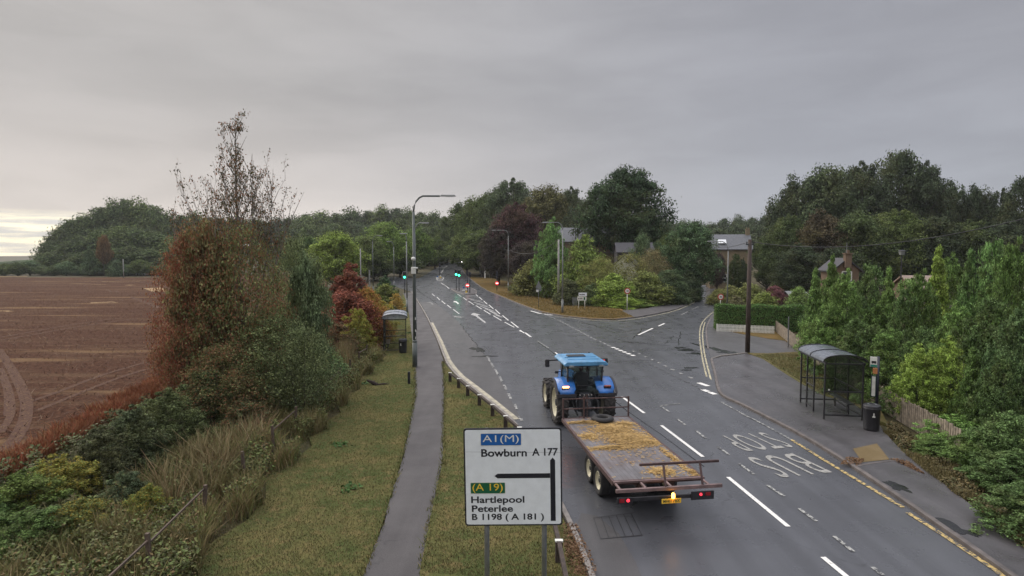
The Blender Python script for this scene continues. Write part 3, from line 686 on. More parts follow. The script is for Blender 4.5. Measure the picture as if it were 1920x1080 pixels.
# ---- tractor ---------------------------------------------------------------------
def tractor():
    t = thing('tractor', (2.94, 24.35, 0), R(7.2), 'blue tractor with cab and cream wheels driving away along the road', 'tractor')
    for s in (-1, 1):
        wheel(t, s*.98, 0, .86, .86, .50, s, .60, 20); wheel(t, s*.93, 2.62, .64, .64, .40, s, .42, 16)
    b = MB(); b.box((0, .5, .88), (.62, 2.2, .62)); b.box((0, -.05, .86), (1.5, .42, .38)); b.box((0, 2.3, .8), (.5, 1.9, .4)); b.box((0, 2.62, .62), (1.5, .22, .2))
    b.box((0, -.42, 1.15), (.5, .3, .38)); b.box((0, -.5, .78), (.36, .22, .5)); b.build('chassis', DCAST, t, bevel=.03)
    # three-point linkage, spool valves, hoses, drawbar
    k = MB()
    for s in (-1, 1):
        k.bar((s*.38, -.35, .62), (s*.44, -1.05, .58), .05, .09); k.bar((s*.40, -.4, 1.32), (s*.44, -.85, 1.02), .05, .07); k.tube([(s*.44, -.85, 1.02), (s*.44, -.9, .60)], .028, 8)
        k.tube([(s*.5, -.3, 1.05), (s*.55, -.62, 1.0), (s*.5, -.8, .7)], .035, 8)
    k.tube([(0, -.5, 1.22), (0, -1.0, 1.05)], .035, 8); k.bar((0, -.3, .42), (0, -1.15, .42), .09, .06); k.box((0, -.62, .52), (.3, .16, .22)); k.lathe([(.05, -.1), (.05, .1)], 10, Matrix.Translation((0, -.75, .72)) @ Rx(R(90)))
    k.build('rear_linkage', DCAST, t, bevel=.008)
    for x, z in ((-.24, 1.28), (-.06, 1.28), (.12, 1.28), (.24, 1.28), (-.24, 1.14), (.05, 1.14)):
        MB().tube([(x, -.60, z), (x, -.66, z)], .026, 8).build('hydraulic_coupler', plain('coupler_cap', (.4, .38, .36), .5), t)
    for x0 in (-.2, -.05, .1): MB().tube([(x0, -.66, 1.2), (x0*.6, -.95, 1.28), (x0*.3, -1.3, 1.0), (x0*.2, -1.6, .95)], .017, 6).build('hydraulic_hose', BLACKP, t)
    # fenders: blue shells over the rear wheels with a dark rubber lip
    for s in (-1, 1):
        f = MB(); n = 14; r0, r1 = .97, 1.02; vs = []; fs = []
        for i in range(n+1):
            a = R(150-i*92/n); zz = .86
            xi, xo = .42, 1.20
            if i < 2: xi, xo = .50, 1.12
            for r_, x_ in ((r0, xi), (r1-.0, xi+.03), (r1+.035, (xi+xo)/2), (r1, xo-.03), (r0, xo)):
                vs.append((s*x_, math.cos(a)*r_*.98, zz+math.sin(a)*r_))
        for i in range(n):
            for j in range(4): fs.append((i*5+j, i*5+j+1, i*5+j+6, i*5+j+5))
            fs.append((i*5+4, i*5, i*5+5, i*5+9))
        fs += [(0, 1, 2, 3, 4), tuple(range(n*5, n*5+5))[::-1]]
        # keep only the part above the axle line at the rear: rotate so the tail sits at 30 degrees
        vs = [p for p in vs]
        fd = MB().add(vs, fs); fo = fd.build('rear_fender', TBLUE, t, smooth=True)
        lip = MB(); pts = [(s*1.235, math.cos(R(a))*.99, .86+math.sin(R(a))*1.0) for a in range(150, 57, -8)]
        for a_, b_ in zip(pts, pts[1:]): lip.bar(a_, b_, .09, .03)
        tail = [(s*x, math.cos(R(152))*.99, .86+math.sin(R(152))*1.0) for x in (.45, 1.24)]; lip.bar(tail[0], tail[1], .03, .12)
        lip.build('fender_lip', plain('fender_rubber', (.03, .028, .032), .6), fo)
        a = R(136)
        L = MB().box((s*.87, math.cos(a)*1.0-.03, .86+math.sin(a)*1.06+.02), (.30, .09, .12), Rx(R(28)))
        hs = L.build('lamp_housing', BLACKP, fo, bevel=.015)
    e = glowm('tail_lamp_lit', (1.0, .24, .08), 9.0); e2 = plain('tail_lamp_lens', (.40, .10, .05), .25)
    for s, mt in ((-1, e), (1, e2)):
        MB().box((s*.87, -.80, 1.66), (.27, .05, .085), Rx(R(28))).build('tail_lamp', mt, t, bevel=.02)
    # hood, radiator, exhaust
    hd = MB(); hd.box((0, 2.35, 1.28), (.78, 1.9, .62), taper=(.86, .97)); hd.build('hood', TBLUE, t, bevel=.07, seg=3)
    MB().box((0, 3.34, 1.2), (.7, .06, .5)).build('front_grille', BLACKP, t, bevel=.02)
    MB().tube([(.62, 1.5, 1.2), (.62, 1.5, 2.3), (.62, 1.5, 2.55), (.66, 1.42, 2.68)], [.07, .07, .045, .045], 10).build('exhaust', DCAST, t, smooth=True)
    # cab frame
    B = [(-.70, -.36), (.70, -.36), (.76, .55), (.60, 1.35), (-.60, 1.35), (-.76, .55)]     # at z 1.25
    Tt = [(-.74, -.50), (.74, -.50), (.76, .50), (.66, 1.22), (-.66, 1.22), (-.76, .50)]     # at z 2.52
    zb, zt = 1.22, 2.46
    fr = MB()
    for (a, b) in zip(B, Tt): fr.tube([(a[0], a[1], zb), (a[0]*1.02, (a[1]+b[1])/2-.02, (zb+zt)/2), (b[0], b[1], zt)], .038, 8)
    for L_, z in ((B, zb), (Tt, zt)):
        for i in range(6):
            a, c = L_[i], L_[(i+1) % 6]; fr.tube([(a[0], a[1], z), (c[0], c[1], z)], .035, 8)
    fr.tube([(-.72, -.43, 1.62), (.72, -.43, 1.62)], .02, 6)
    fr.build('cab_frame', DARKM, t, smooth=True)
    lw = MB()
    vs = [(x, y, .95) for x, y in B]+[(x, y, zb+.02) for x, y in B]; lw.add([(x*.97, y*.97, z) for x, y, z in vs], [tuple(range(6))[::-1], tuple(range(6, 12))]+[(i, (i+1) % 6, (i+1) % 6+6, i+6) for i in range(6)]); lw.box((0, .45, 1.0), (1.1, 1.6, .3))
    lw.build('cab_floor', DCAST, t)
    for i, nm in enumerate(('rear_window', 'side_window', 'door', 'windscreen', 'door', 'side_window')):
        a, b, c, d = B[i], B[(i+1) % 6], Tt[(i+1) % 6], Tt[i]; e_ = .985
        g = MB(); g.add([(a[0]*e_, a[1]*e_, zb), (b[0]*e_, b[1]*e_, zb), (c[0]*e_, c[1]*e_, zt), (d[0]*e_, d[1]*e_, zt)], [(0, 1, 2, 3)]); g.build(nm, CABG, t)
    # roof
    rf = MB(); rf.prism([(-.90, -.04), (.90, -.04), (.93, .03), (.80, .145), (-.80, .145), (-.93, .03)], -.70, 1.36, Matrix.Translation((0, 0, zt+.06)))
    roof = rf.build('cab_roof', RBLUE, t, bevel=.05, seg=3)
    hp = MB().box((-.12, -.05+.72, zt+.225), (.78, .42, .05)); hp.build('roof_hatch', BLACKP, roof, bevel=.02)
    MB().box((0, .35, zt+.215), (1.35, .03, .02)).build('roof_rib', RBLUE, roof); MB().box((0, -.15, zt+.213), (1.30, .03, .02)).build('roof_rib', RBLUE, roof)
    for s in (-1, 1): MB().box((s*.62, -.70, zt+.02), (.2, .05, .08)).build('work_lamp', plain('lamp_glass', (.22, .24, .25), .2), t, bevel=.015)
    # mirrors and side lamps
    for s in (-1, 1):
        a = MB().bar((s*.78, 1.05, zt-.02), (s*1.28, 1.0, zt-.02), .04, .05); ar = a.build('mirror_arm', DARKM, t)
        MB().box((s*1.30, 1.0, zt-.14), (.19, .09, .34)).build('mirror', BLACKP, ar, bevel=.03)
        sl = MB(); sl.tube([(s*.76, .55, 2.05), (s*.98, .52, 2.02)], .02, 6); sl.box((s*1.0, .5, 2.02), (.12, .09, .10)); sl.build('side_lamp', BLACKP, t, bevel=.015)
        if s < 0:
            sl = MB(); sl.tube([(s*.76, .5, 1.5), (s*.96, .48, 1.5)], .02, 6); sl.box((s*1.0, .46, 1.5), (.12, .09, .12)); sl.build('side_lamp', BLACKP, t, bevel=.015)
    MB().box((.95, .1, zt+.1), (.10, .04, .05)).build('indicator', glowm('red_indicator', (.8, .05, .03), .6), t)
    st = MB(); st.box((0, .25, 1.42), (.5, .48, .16)); st.box((0, 0.02, 1.78), (.48, .14, .62), Rx(R(-8))); st.box((.36, .3, 1.62), (.14, .4, .12)); st.build('seat', plain('seat_cloth', (.03, .03, .035), .8), t, bevel=.05, seg=3)
    sw = MB(); sw.lathe([(.19, 0), (.205, .012), (.22, 0), (.205, -.012), (.19, 0)], 24, Matrix.Translation((0, .86, 1.82)) @ Rx(R(-60))); sw.tube([(0, .9, 1.3), (0, .86, 1.8)], .03, 8); sw.build('steering_wheel', BLACKP, t)
    return t
TR_ = tractor()
# driver in the cab --------------------------------------------------------------
def skin_person(name, joints, edges, rad, mat, parent=None):
    me = bpy.data.meshes.new(name); me.from_pydata(joints, edges, []); o = link(name, me, mat, parent)
    sk = o.modifiers.new('skin', 'SKIN'); me.skin_vertices or None
    lay = me.skin_vertices[0].data
    for i, r in enumerate(rad): lay[i].radius = (r[0], r[1]) if isinstance(r, tuple) else (r, r)
    lay[0].use_root = True; sk.use_smooth_shade = True
    su = o.modifiers.new('sub', 'SUBSURF'); su.levels = 2; su.render_levels = 2; return o
def driver():
    M = Matrix.Translation((2.94, 24.35, 0)) @ Rz(R(7.2))
    J = [(0, .18, 1.54), (0, .14, 1.72), (0, .15, 1.94), (0, .18, 2.08), (0, .20, 2.16), (0, .215, 2.26),
         (-.19, .16, 2.0), (-.27, .32, 1.78), (-.17, .66, 1.86), (-.15, .74, 1.88), (.19, .16, 2.0), (.27, .32, 1.78), (.17, .66, 1.86), (.15, .74, 1.88),
         (-.1, .22, 1.52), (-.15, .64, 1.52), (-.16, .72, 1.18), (-.16, .84, 1.13), (.1, .22, 1.52), (.15, .64, 1.52), (.16, .72, 1.18), (.16, .84, 1.13)]
    E = [(0, 1), (1, 2), (2, 3), (3, 4), (4, 5), (2, 6), (6, 7), (7, 8), (8, 9), (2, 10), (10, 11), (11, 12), (12, 13), (0, 14), (14, 15), (15, 16), (16, 17), (0, 18), (18, 19), (19, 20), (20, 21)]
    Rr = [(.15, .12), (.15, .12), (.15, .11), .055, .085, .09, .075, .055, .042, .04, .075, .055, .042, .04, .09, .07, .055, .05, .09, .07, .055, .05]
    o = skin_person('person', [tuple(M @ Vector(j)) for j in J], E, Rr, plain('dark_work_jacket', (.03, .035, .045), .8))
    tag(o, 'driver in dark clothing seated inside the blue tractor cab', 'person')
    hm = MB(); hm.lathe([(0, .10), (.06, .09), (.10, .045), (.112, 0), (.10, -.05)], 16, Matrix.Translation(M @ Vector((0, .20, 2.28)))); hm.build('cap', plain('dark_cap', (.02, .03, .045), .8), o, smooth=True)
driver()
# ---- flatbed trailer -------------------------------------------------------------
def mk_deck():
    t = NT('trailer_deck_boards'); v = t.coord(); n = t.noise(t.coord(scale=(1, .25, 1)), 5, 5, .6); n2 = t.noise(v, 1.1, 4)
    w = t.nd('ShaderNodeTexWave', wave_type='BANDS', bands_direction='X'); w.inputs['Scale'].default_value = 2.4; w.inputs['Distortion'].default_value = .2
    t.L.new(v, w.inputs['Vector']); line = t.mr(w.outputs['Fac'], 0, .06, .5, 0)
    c = t.mix(t.mr(n, .35, .65), (.10, .095, .10), (.18, .17, .18)); c = t.mix(t.mr(n2, .42, .62, 0, .45), c, (.11, .075, .068))
    t.set('Base Color', t.mix(line, c, (.03, .025, .025))); t.set('Roughness', t.mr(n2, .3, .7, .3, .6)); t.bump(n, .3, .01); return t.m
RUST = plain('rusty_brown_steel', (.085, .050, .048), .55, .2, var=.45, scale=5, bump_=.2)
RUSTL = plain('worn_steel_edge', (.19, .13, .125), .55, .2, var=.35, scale=5)
HZ = 1.10; TL, TW = 5.85, 2.5
TM = Matrix.Translation((3.86, 15.2, 0)) @ Rz(R(8.0))
def trailer():
    t = thing('flatbed_trailer', (3.86, 15.2, 0), R(8.0), 'brown flatbed trailer littered with straw, towed behind the blue tractor', 'trailer')
    MB().box((0, TL/2, HZ-.025), (TW-.08, TL, .05)).build('deck', mk_deck(), t)
    f = MB()
    for s in (-1, 1): f.box((s*(TW/2-.02), TL/2, HZ-.05), (.07, TL+.1, .13))
    f.box((0, TL+.02, HZ-.05), (TW, .07, .13)); f.box((0, -.02, HZ-.045), (TW, .06, .12))
    f.build('deck_edge', RUST, t, bevel=.01)
    u = MB()
    for s in (-1, 1): u.box((s*.45, TL/2, HZ-.22), (.10, TL-.2, .22))
    for i in range(7): u.box((0, .3+i*(TL-.6)/6, HZ-.13), (TW-.1, .08, .10))
    for y in (1.75, 2.75): u.tube([(-.98, y, .43), (.98, y, .43)], .05, 8)
    for s in (-1, 1): u.box((s*.62, 2.25, .62), (.08, 1.5, .12)); u.box((s*.62, 2.25, .75), (.07, .2, .2))
    u.bar((-.4, TL-.2, HZ-.3), (0, TL+1.9, .52), .09, .12); u.bar((.4, TL-.2, HZ-.3), (0, TL+1.9, .52), .09, .12); u.box((0, TL+2.05, .5), (.12, .3, .1))
    u.build('underframe', RUST, t)
    for y in (1.75, 2.75):
        for s in (-1, 1): wheel(t, s*1.0, y, .43, .43, .30, s, .27)
    # headboard
    hb = MB(); zz = [HZ+.36, HZ+.72]; y = TL-.0
    for x in (-1.22, 1.22): hb.bar((x, y, HZ-.05), (x, y, HZ+.75), .05, .05)
    for z in zz: hb.bar((-1.22, y, z), (1.22, y, z), .035, .035)
    hb.bar((-.45, y, HZ), (-.45, y, HZ+.80), .06, .03); hb.bar((-.33, y, HZ), (-.33, y, HZ+.80), .02, .02); hb.tube([(-.39, y, HZ+.72), (-.35, y, HZ+.86), (-.33, y, HZ+.72)], .03, 6)
    hb.build('headboard', RUST, t)
    # rear ladder frame
    r = MB(); yb = -.52
    r.box((.1, yb, HZ-.06), (TW+.35, .07, .09)); r.box((0, -.09, HZ-.01), (TW, .05, .06))
    for x in (-TW/2+.05, -.52, .16, 1.18): r.box((x, (yb-.08)/2, HZ-.04), (.055, abs(yb)-.08, .05))
    r.build('rear_frame', RUSTL, t, bevel=.008)
    g = MB(); g.bar((-.62, -.28, HZ+.50), (1.55, -.28, HZ+.50), .055, .065)
    for x in (0.0, 1.0): g.bar((x, -.52, HZ-.05), (x+.02, -.29, HZ+.49), .05, .05)
    g.build('crash_rail', RUST, t, bevel=.008)
    # lamps, plate, light board
    lb = MB(); lb.box((0, -.50, HZ-.30), (2.3, .05, .10)); lb.box((.98, -.55, HZ-.28), (.62, .04, .22)); lb.box((-1.1, -.55, HZ-.30), (.4, .04, .16)); lb.build('light_board', BLACKP, t, bevel=.01)
    np_ = MB().box((.12, -.60, HZ-.36), (.52, .012, .12)).build('number_plate', YELF, t)
    text_obj('MH07 FBX', .44, .078, np_, Matrix.Translation((.12, -.6075, HZ-.36)) @ FACE, PLASK, .01, 'registration')
    MB().lathe([(.0, .02), (.035, .015), (.045, 0)], 14, Matrix.Translation((-1.02, -.585, HZ-.29)) @ Rx(R(90))).build('tail_lamp', glowm('red_tail_glow', (1., .05, .08), 1.2), t)
    MB().lathe([(.0, .02), (.035, .015), (.04, 0)], 14, Matrix.Translation((.92, -.585, HZ-.24)) @ Rx(R(90))).build('tail_lamp', glowm('red_tail_glow', (1., .05, .08), 1.2), t)
    MB().box((-1.18, -.58, HZ-.29), (.13, .02, .09)).build('reflector', plain('red_reflector', (.25, .01, .015), .3), t)
    MB().box((1.12, -.58, HZ-.24), (.13, .02, .08)).build('reflector', plain('red_reflector', (.25, .01, .015), .3), t)
    bc = MB(); bc.lathe([(.04, -.05), (.045, 0), (.04, .06), (.025, .08), (0, .085)], 14, Matrix.Translation((.15, -.64, HZ-.22))); bc.build('beacon', glowm('amber_beacon', (1., .45, .06), 9), t, smooth=True)
    return t
trailer()
# straw on the deck
def straw():
    V = []; F = []
    blobs = [((.18, 4.35), (.85, .95), 1500), ((.35, 3.4), (.85, .75), 1500), ((.75, 2.9), (.55, .35), 500), ((-.4, 2.55), (.95, .20), 700), ((-.6, 4.75+.55), (.75, .16), 350), ((-.85, 3.75), (.3, .4), 380), ((.30, .45), (.42, .35), 420), ((1.02, 1.4), (.12, 1.3), 260), ((-.2, 5.2), (.3, .3), 250), ((.75, 4.9), (.4, .4), 250), ((1.1, .25), (.12, .3), 60), ((0, 2.9), (1.2, 2.8), 350)]
    for (cx, cy), (rx, ry), n in blobs:
        for _ in range(int(n*2.3)):
            a = random.uniform(0, 6.28); rr = abs(random.gauss(0, .55)); rr = min(rr, 1.45)
            x = max(-1.17, min(1.17, cx+math.cos(a)*rx*rr)); y = max(.05, min(TL-.05, cy+math.sin(a)*ry*rr)); z = HZ+.006+random.random()*.07*max(0, 1-rr)
            l = random.uniform(.05, .13); w = random.uniform(.006, .012); b = random.uniform(0, 6.28); d = Vector((math.cos(b), math.sin(b), random.uniform(-.15, .15))); s = Vector((-d.y, d.x, 0))*w
            p = Vector((x, y, z)); i = len(V); V += [tuple(p-d*l/2-s), tuple(p+d*l/2-s), tuple(p+d*l/2+s+Vector((0, 0, .004))), tuple(p-d*l/2+s+Vector((0, 0, .004)))]; F.append((i, i+1, i+2, i+3))
    me = np_mesh('straw', V, F); me.transform(TM); o = link('straw', me, bladem('straw', [(.48, .31, .11), (.36, .22, .07), (.60, .43, .20), (.26, .15, .055), (.52, .34, .12)]))
    tag(o, 'loose golden straw scattered over the trailer deck', 'straw', kind='stuff')
straw()
tm = MB(); tm.lathe([(.20, .02), (.24, 0), (.34, 0), (.40, .05), (.40, .10), (.34, .15), (.24, .15), (.20, .13), (.20, .02)], 28); ty = tm.build('spare_tyre', TYRE, None, smooth=True)
ty.matrix_world = TM @ Matrix.Translation((.12, TL-.42, HZ+.01)); tag(ty, 'small black tyre lying flat on the trailer deck at its front end', 'tyre')
# ---- bus shelters ------------------------------------------------------------------
def shelter(A, Dp, depth, label, z0, full=True):
    """A far front foot, Dp near front foot (world, ground); depth to the right of travel A->D reversed"""
    A = Vector(A); Dp = Vector(Dp); L = (A-Dp).length; ang = math.atan2(A.y-Dp.y, A.x-Dp.x)-math.pi/2
    t = thing('bus_shelter', (Dp.x, Dp.y, z0), ang, label, 'bus shelter')      # local: y along length (away), x = depth
    e, H2, rise = .06, 2.36, .29; dx = depth; sx = 1 if depth > 0 else -1
    fr = MB()
    for x in (0, dx):
        for y in (0, L/2, L) if x else (0, L*.42, L*.72, L): fr.box((x, y, H2/2), (e, e, H2))
    for x in (0, dx): fr.box((x, L/2, H2+.03), (.08, L+.2, .10))
    for y in (0, L): fr.box((dx/2, y, H2+.0), (abs(dx)-e, .05, .06))
    for y in (0, L):
        for z in (.18, 1.18): fr.box((dx/2, y, z), (abs(dx)-e, .05, .06))
    for z in (.18, 1.18): fr.box((dx, L/2, z), (.05, L-e, .06))
    for z in (.18, 1.12): fr.box((0, L*.57, z), (.05, L*.3-e, .05))
    if full: pass
    fr.build('frame', DARKM, t, bevel=.008)
    # barrel roof: arch across the depth
    n = 12
    def arc(i, r=0.): a = math.pi*i/n; return (dx/2-(dx/2+.12*sx)*math.cos(a), H2+.09+math.sin(a)**.8*(rise+r))
    roof = MB(); vs = []
    for y in (-.12, L+.12):
        for i in range(n+1): x, z = arc(i); vs.append((x, y, z))
    roof.add(vs, [(i, i+1, i+n+2, i+n+1) for i in range(n)]); rp = roof.build('roof_panel', ROOFD if full else ROOFG, t, smooth=True)
    for y in (-.12, L*.5, L+.12):
        rb = MB()
        for i in range(n):
            (x0, z0_), (x1, z1_) = arc(i, .012), arc(i+1, .012); rb.bar((x0, y, z0_), (x1, y, z1_), .05, .035)
        rb.build('roof_rib', DARKM, t)
    for y in (0, L):
        vs = [(dx*.02, y, H2+.05)]+[(arc(i)[0], y, arc(i)[1]-.02) for i in range(n+1)]+[(dx*.98, y, H2+.05)]
        MB().add(vs, [tuple(range(len(vs)))]).build('gable_panel', SMOKED if full else WHITEP if False else ROOFG, t)
        g = MB(); g.add([(0, y, 1.21), (dx, y, 1.21), (dx, y, H2-.03), (0, y, H2-.03)], [(0, 1, 2, 3)]); g.build('end_pane', SMOKED if (y == 0 and full) else GLASS, t)
        g = MB(); g.add([(0, y, .21), (dx, y, .21), (dx, y, 1.15), (0, y, 1.15)], [(0, 1, 2, 3)]); g.build('end_pane', GLASS, t)
    for y0 in (0, L/2):
        g = MB(); g.add([(dx, y0, .21), (dx, y0+L/2, .21), (dx, y0+L/2, H2-.03), (dx, y0, H2-.03)], [(0, 1, 2, 3)]); g.build('rear_pane', GLASS, t)
    g = MB(); g.add([(0, L*.42, .21), (0, L*.72, .21), (0, L*.72, 1.9), (0, L*.42, 1.9)], [(0, 1, 2, 3)]); g.build('front_pane', GLASS, t)
    bn = MB().box((dx-.25*sx, L/2, .55), (.28, L*.7, .05)); bn.box((dx-.25*sx, L*.25, .3), (.05, .05, .5)); bn.box((dx-.25*sx, L*.75, .3), (.05, .05, .5)); bn.build('bench', DARKM, t, bevel=.01)
    if full: MB().box((.16, -.035, 1.26), (.07, .012, .06)).build('notice', WHITEP, t)
    return t
shelter((13.54, 27.2, 0), (13.15, 24.4, 0), 1.5, 'black framed bus shelter with curved roof on the right-hand pavement beside the litter bin', .09)
p0 = G(720.8, 662); p1 = G(761.5, 662)
shelter((p1.x-.6, p1.y+3.3, 0), (p1.x, p1.y, 0), -(p1.x-p0.x), 'bus shelter with pale arched roof on the left grass beside the tall lamp column', .06, False)
# ---- litter bins ---------------------------------------------------------------------
def bin_(u, v, label, sc_=1.):
    p = G(u, v, .08); t = thing('litter_bin', p, 0, label, 'litter bin', sc_=sc_)
    b = MB(); b.lathe([(.24, 0), (.27, .02), (.275, .10), (.30, .84), (.32, .86), (.32, .90), (.30, .92)], 28); b.build('body', BLACKP, t, smooth=True)
    l = MB(); l.lathe([(.31, .90), (.315, .98), (.28, 1.02), (.17, 1.03), (.15, 1.0), (.14, .93)], 28); l.build('lid', BLACKP, t, smooth=True)
    MB().lathe([(.12, 1.035), (.17, 1.035), (.17, 1.045), (.12, 1.045), (.12, 1.035)], 20).build('ashtray_ring', GALV, t)
    e = MB(); e.box((-.10, -.300, .66), (.035, .012, .16), Rz(R(-20))); e.box((-.10, -.302, .60), (.10, .012, .05), Rz(R(-20))); e.build('emblem', WHITEP, t); return t
bin_(1633.5, 806, 'black round litter bin at the foot of the bus stop pole on the right pavement')
bin_(755.5, 661, 'black litter bin at the near corner of the left-hand bus shelter', .95)
# ---- bus stop pole -------------------------------------------------------------------
def stop_pole():
    p = G(1643, 783, .08); t = thing('bus_stop_pole', p, R(-32), 'dark bus stop pole with green and white flag behind the right-hand bin', 'bus stop')
    MB().tube([(0, 0, 0), (0, 0, 2.62)], .06, 14).build('pole', plain('navy_paint', (.012, .014, .03), .4), t, smooth=True)
    f = MB().box((-.155, -.03, 2.38), (.28, .03, .44)).build('flag', WHITEP, t, bevel=.01)
    MB().box((-.155, -.048, 2.22), (.25, .006, .09)).build('flag_band', plain('stop_green', (.02, .22, .16), .4), f)
    bs = MB(); bs.box((-.155, -.049, 2.38), (.17, .006, .09)); bs.lathe([(0, .004), (.02, .004)], 10, Matrix.Translation((-.20, -.049, 2.33)) @ Rx(R(90))); bs.lathe([(0, .004), (.02, .004)], 10, Matrix.Translation((-.11, -.049, 2.33)) @ Rx(R(90))); bs.build('bus_symbol', BLACKP, f)
    MB().box((-.10, -.05, 2.0), (.17, .08, .24)).build('orange_panel', plain('orange_panel', (.50, .20, .07), .4), t, bevel=.01)
    c = MB().box((-.14, -.05, 1.35), (.20, .06, .92)).build('timetable_case', plain('case_green', (.01, .04, .035), .4), t, bevel=.01)
    MB().box((-.14, -.084, 1.35), (.13, .006, .84)).build('timetable', WHITEP, c)
stop_pole()
# ---- lamp columns --------------------------------------------------------------------
def column(u, vb, vt, uh, vh, label, mat=None, r=.09, base=True, name='lamp_column', group='street lamp columns'):
    """column seen from (u, vb) up to arm height vt, its lamp head at (uh, vh)"""
    p = G(u, vb); top = AT(u, vt, p.y).z-p.z; hd = AT(uh, vh, p.y); dx = hd.x-p.x; dz = hd.z-p.z
    t = thing(name, p, 0, label, 'street lamp', group); s = 1 if dx > 0 else -1; mat = mat or LAMPG
    c = MB()
    c.tube([(0, 0, -.1), (0, 0, 1.6)], r*1.45, 14); c.tube([(0, 0, 1.6), (0, 0, 1.75)], [r*1.45, r], 14); c.tube([(0, 0, 1.75), (0, 0, top-.8)], [r, r*.7], 12)
    c.build('column', mat, t, smooth=True)
    a = MB(); L = abs(dx); k = min(.7, L*.5); pts = [(0, 0, top-.8)]+[(s*k*(1-math.cos(R(x))), 0, top-.8+(.8+dz-top-.08*0)*math.sin(R(x))) for x in (20, 40, 60, 80)]+[(s*max(k, L-.6), 0, dz-.02)]
    a.tube(pts, r*.55, 10); a.build('arm', mat, t, smooth=True)
    h = MB(); h.box((s*(L-.1), 0, dz+.01), (1.0, .26, .10), taper=(.8, .6)); h.build('lamp_head', LAMPL, t, bevel=.03)
    MB().box((s*(L-.0), 0, dz-.05), (.5, .2, .03)).build('lamp_lens', plain('lamp_lens_glass', (.6, .6, .62), .15), t)
    return t, p
c1, cp = column(778, 690, 372, 843, 367, 'tall dark lamp column with long curved arm beside the left path', r=.105)
# camera and small sign plates on the near column
m = MB(); m.box((0, -.16, 6.05), (.28, .2, .42)); m.box((.12, -.2, 6.2), (.3, .14, .1)); m.build('equipment_box', WHITEP, c1, bevel=.03)
MB().lathe([(0, .14), (.11, .10), (.15, 0), (.11, -.08), (0, -.1)], 16, Matrix.Translation((0, -.2, 6.75))).build('camera_dome', WHITEP, c1, smooth=True)
sg = MB(); sg.tube([(-.10, -.16, 1.75), (-.10, -.16, 1.76)], .001, 3); 
for z in (1.9, 2.35, 3.1): sg.box((.08, -.14, z), (.05, .02, .14))
sg.build('number_tag', WHITEP, c1)
column(763.5, 586, 440, 755, 438, 'grey lamp column rising behind the left-hand bus shelter', LAMPL)
column(739, 543, 455, 728, 453, 'slim grey lamp column beside the left side-road junction', LAMPL, .08)
column(700, 556, 444, 713, 442, 'grey-green lamp column behind the red and yellow bushes on the left', r=.08)
column(779.5, 620, 420, 797, 418, 'lamp column hidden directly behind the nearest column, head showing to its right', LAMPL, .07)
column(953, 547, 434, 925, 431.5, 'tall grey lamp column on the right verge before the purple beech', LAMPL)
column(900, 520, 438, 885, 438.5, 'dark green lamp column far along the right side of the main road', r=.1)
column(1054.5, 588, 419, 1022, 417, 'lamp column at the tip of the dry verge next to a pale pole', LAMPL, .09)
column(1362.5, 614, 455, 1334, 452.5, 'thin lamp column in front of the clipped hedge and speed sign', LAMPL, .07)
column(1251.5, 562, 491, 1245, 490.5, 'short thin lamp column among the shrubs by the side road', LAMPL, .05)
def wood_pole(u, vb, vt, label, mat=None, r=.13, fit=True):
    p = G(u, vb); top = AT(u, vt, p.y).z-p.z; t = thing('telegraph_pole', p, 0, label, 'telegraph pole', 'telegraph poles')
    MB().tube([(0, 0, -.1), (0, 0, top*.5), (0, 0, top)], [r, r*.9, r*.75], 12).build('pole', mat or WOODP, t, smooth=True)
    if fit:
        m = MB(); m.box((0, 0, top-.35), (.55, .08, .08)); m.tube([(-.22, 0, top-.35), (-.22, 0, top-.15)], .04, 8); m.tube([(.22, 0, top-.35), (.22, 0, top-.15)], .04, 8); m.build('crossarm', DCAST, t)
    return p, top
pw, ptop = wood_pole(1401.5, 662, 449, 'dark wooden telegraph pole on the right pavement by the driveway', r=.17)
wood_pole(1047, 568, 449, 'pale grey pole standing just left of the verge lamp column', WOODL, .17, False)
p917, t917 = wood_pole(917.5, 522, 455, 'pale pole on the far right verge below the dark trees', WOODL, .13, False)
wood_pole(677, 556, 466, 'pale wooden pole rising from the tip of the red bush', WOODL, .12, False)
wood_pole(1464, 548, 452, 'thin distant pole in front of the dark wood on the right', WOODL, .1, False)
wood_pole(232, 521, 486, 'short pale pole at the far edge of the ploughed field', WOODL, .14, False)
def cable(a, b, sag, r, label):
    a, b = Vector(a), Vector(b); pts = [a.lerp(b, i/14)+Vector((0, 0, -sag*4*(i/14)*(1-i/14))) for i in range(15)]
    o = MB().tube(pts, r, 5).build('overhead_cable', BLACKP, None, smooth=True); tag(o, label, 'cable')
cable(pw+Vector((0, 0, ptop-.15)), AT(1990, 392, 27), .95, .022, 'black overhead cable sagging from the dark pole to the right edge')
cable(pw+Vector((0, 0, ptop-.15)), AT(1322, 458, 95), .5, .02, 'overhead cable running from the dark pole towards the stone house')
cable(p917+Vector((0, 0, t917-.1)), AT(958, 470, 112), .3, .035, 'short cable running down from the pale pole on the far verge')
cable(AT(958, 470, 112), AT(1047, 450, 86), 1.2, .03, 'cable strung across the purple beech to the verge pole')
cable(AT(1047, 450, 86), AT(1160, 475, 80), .4, .02, 'cable strung from the verge pole over the yellow-green shrubs')
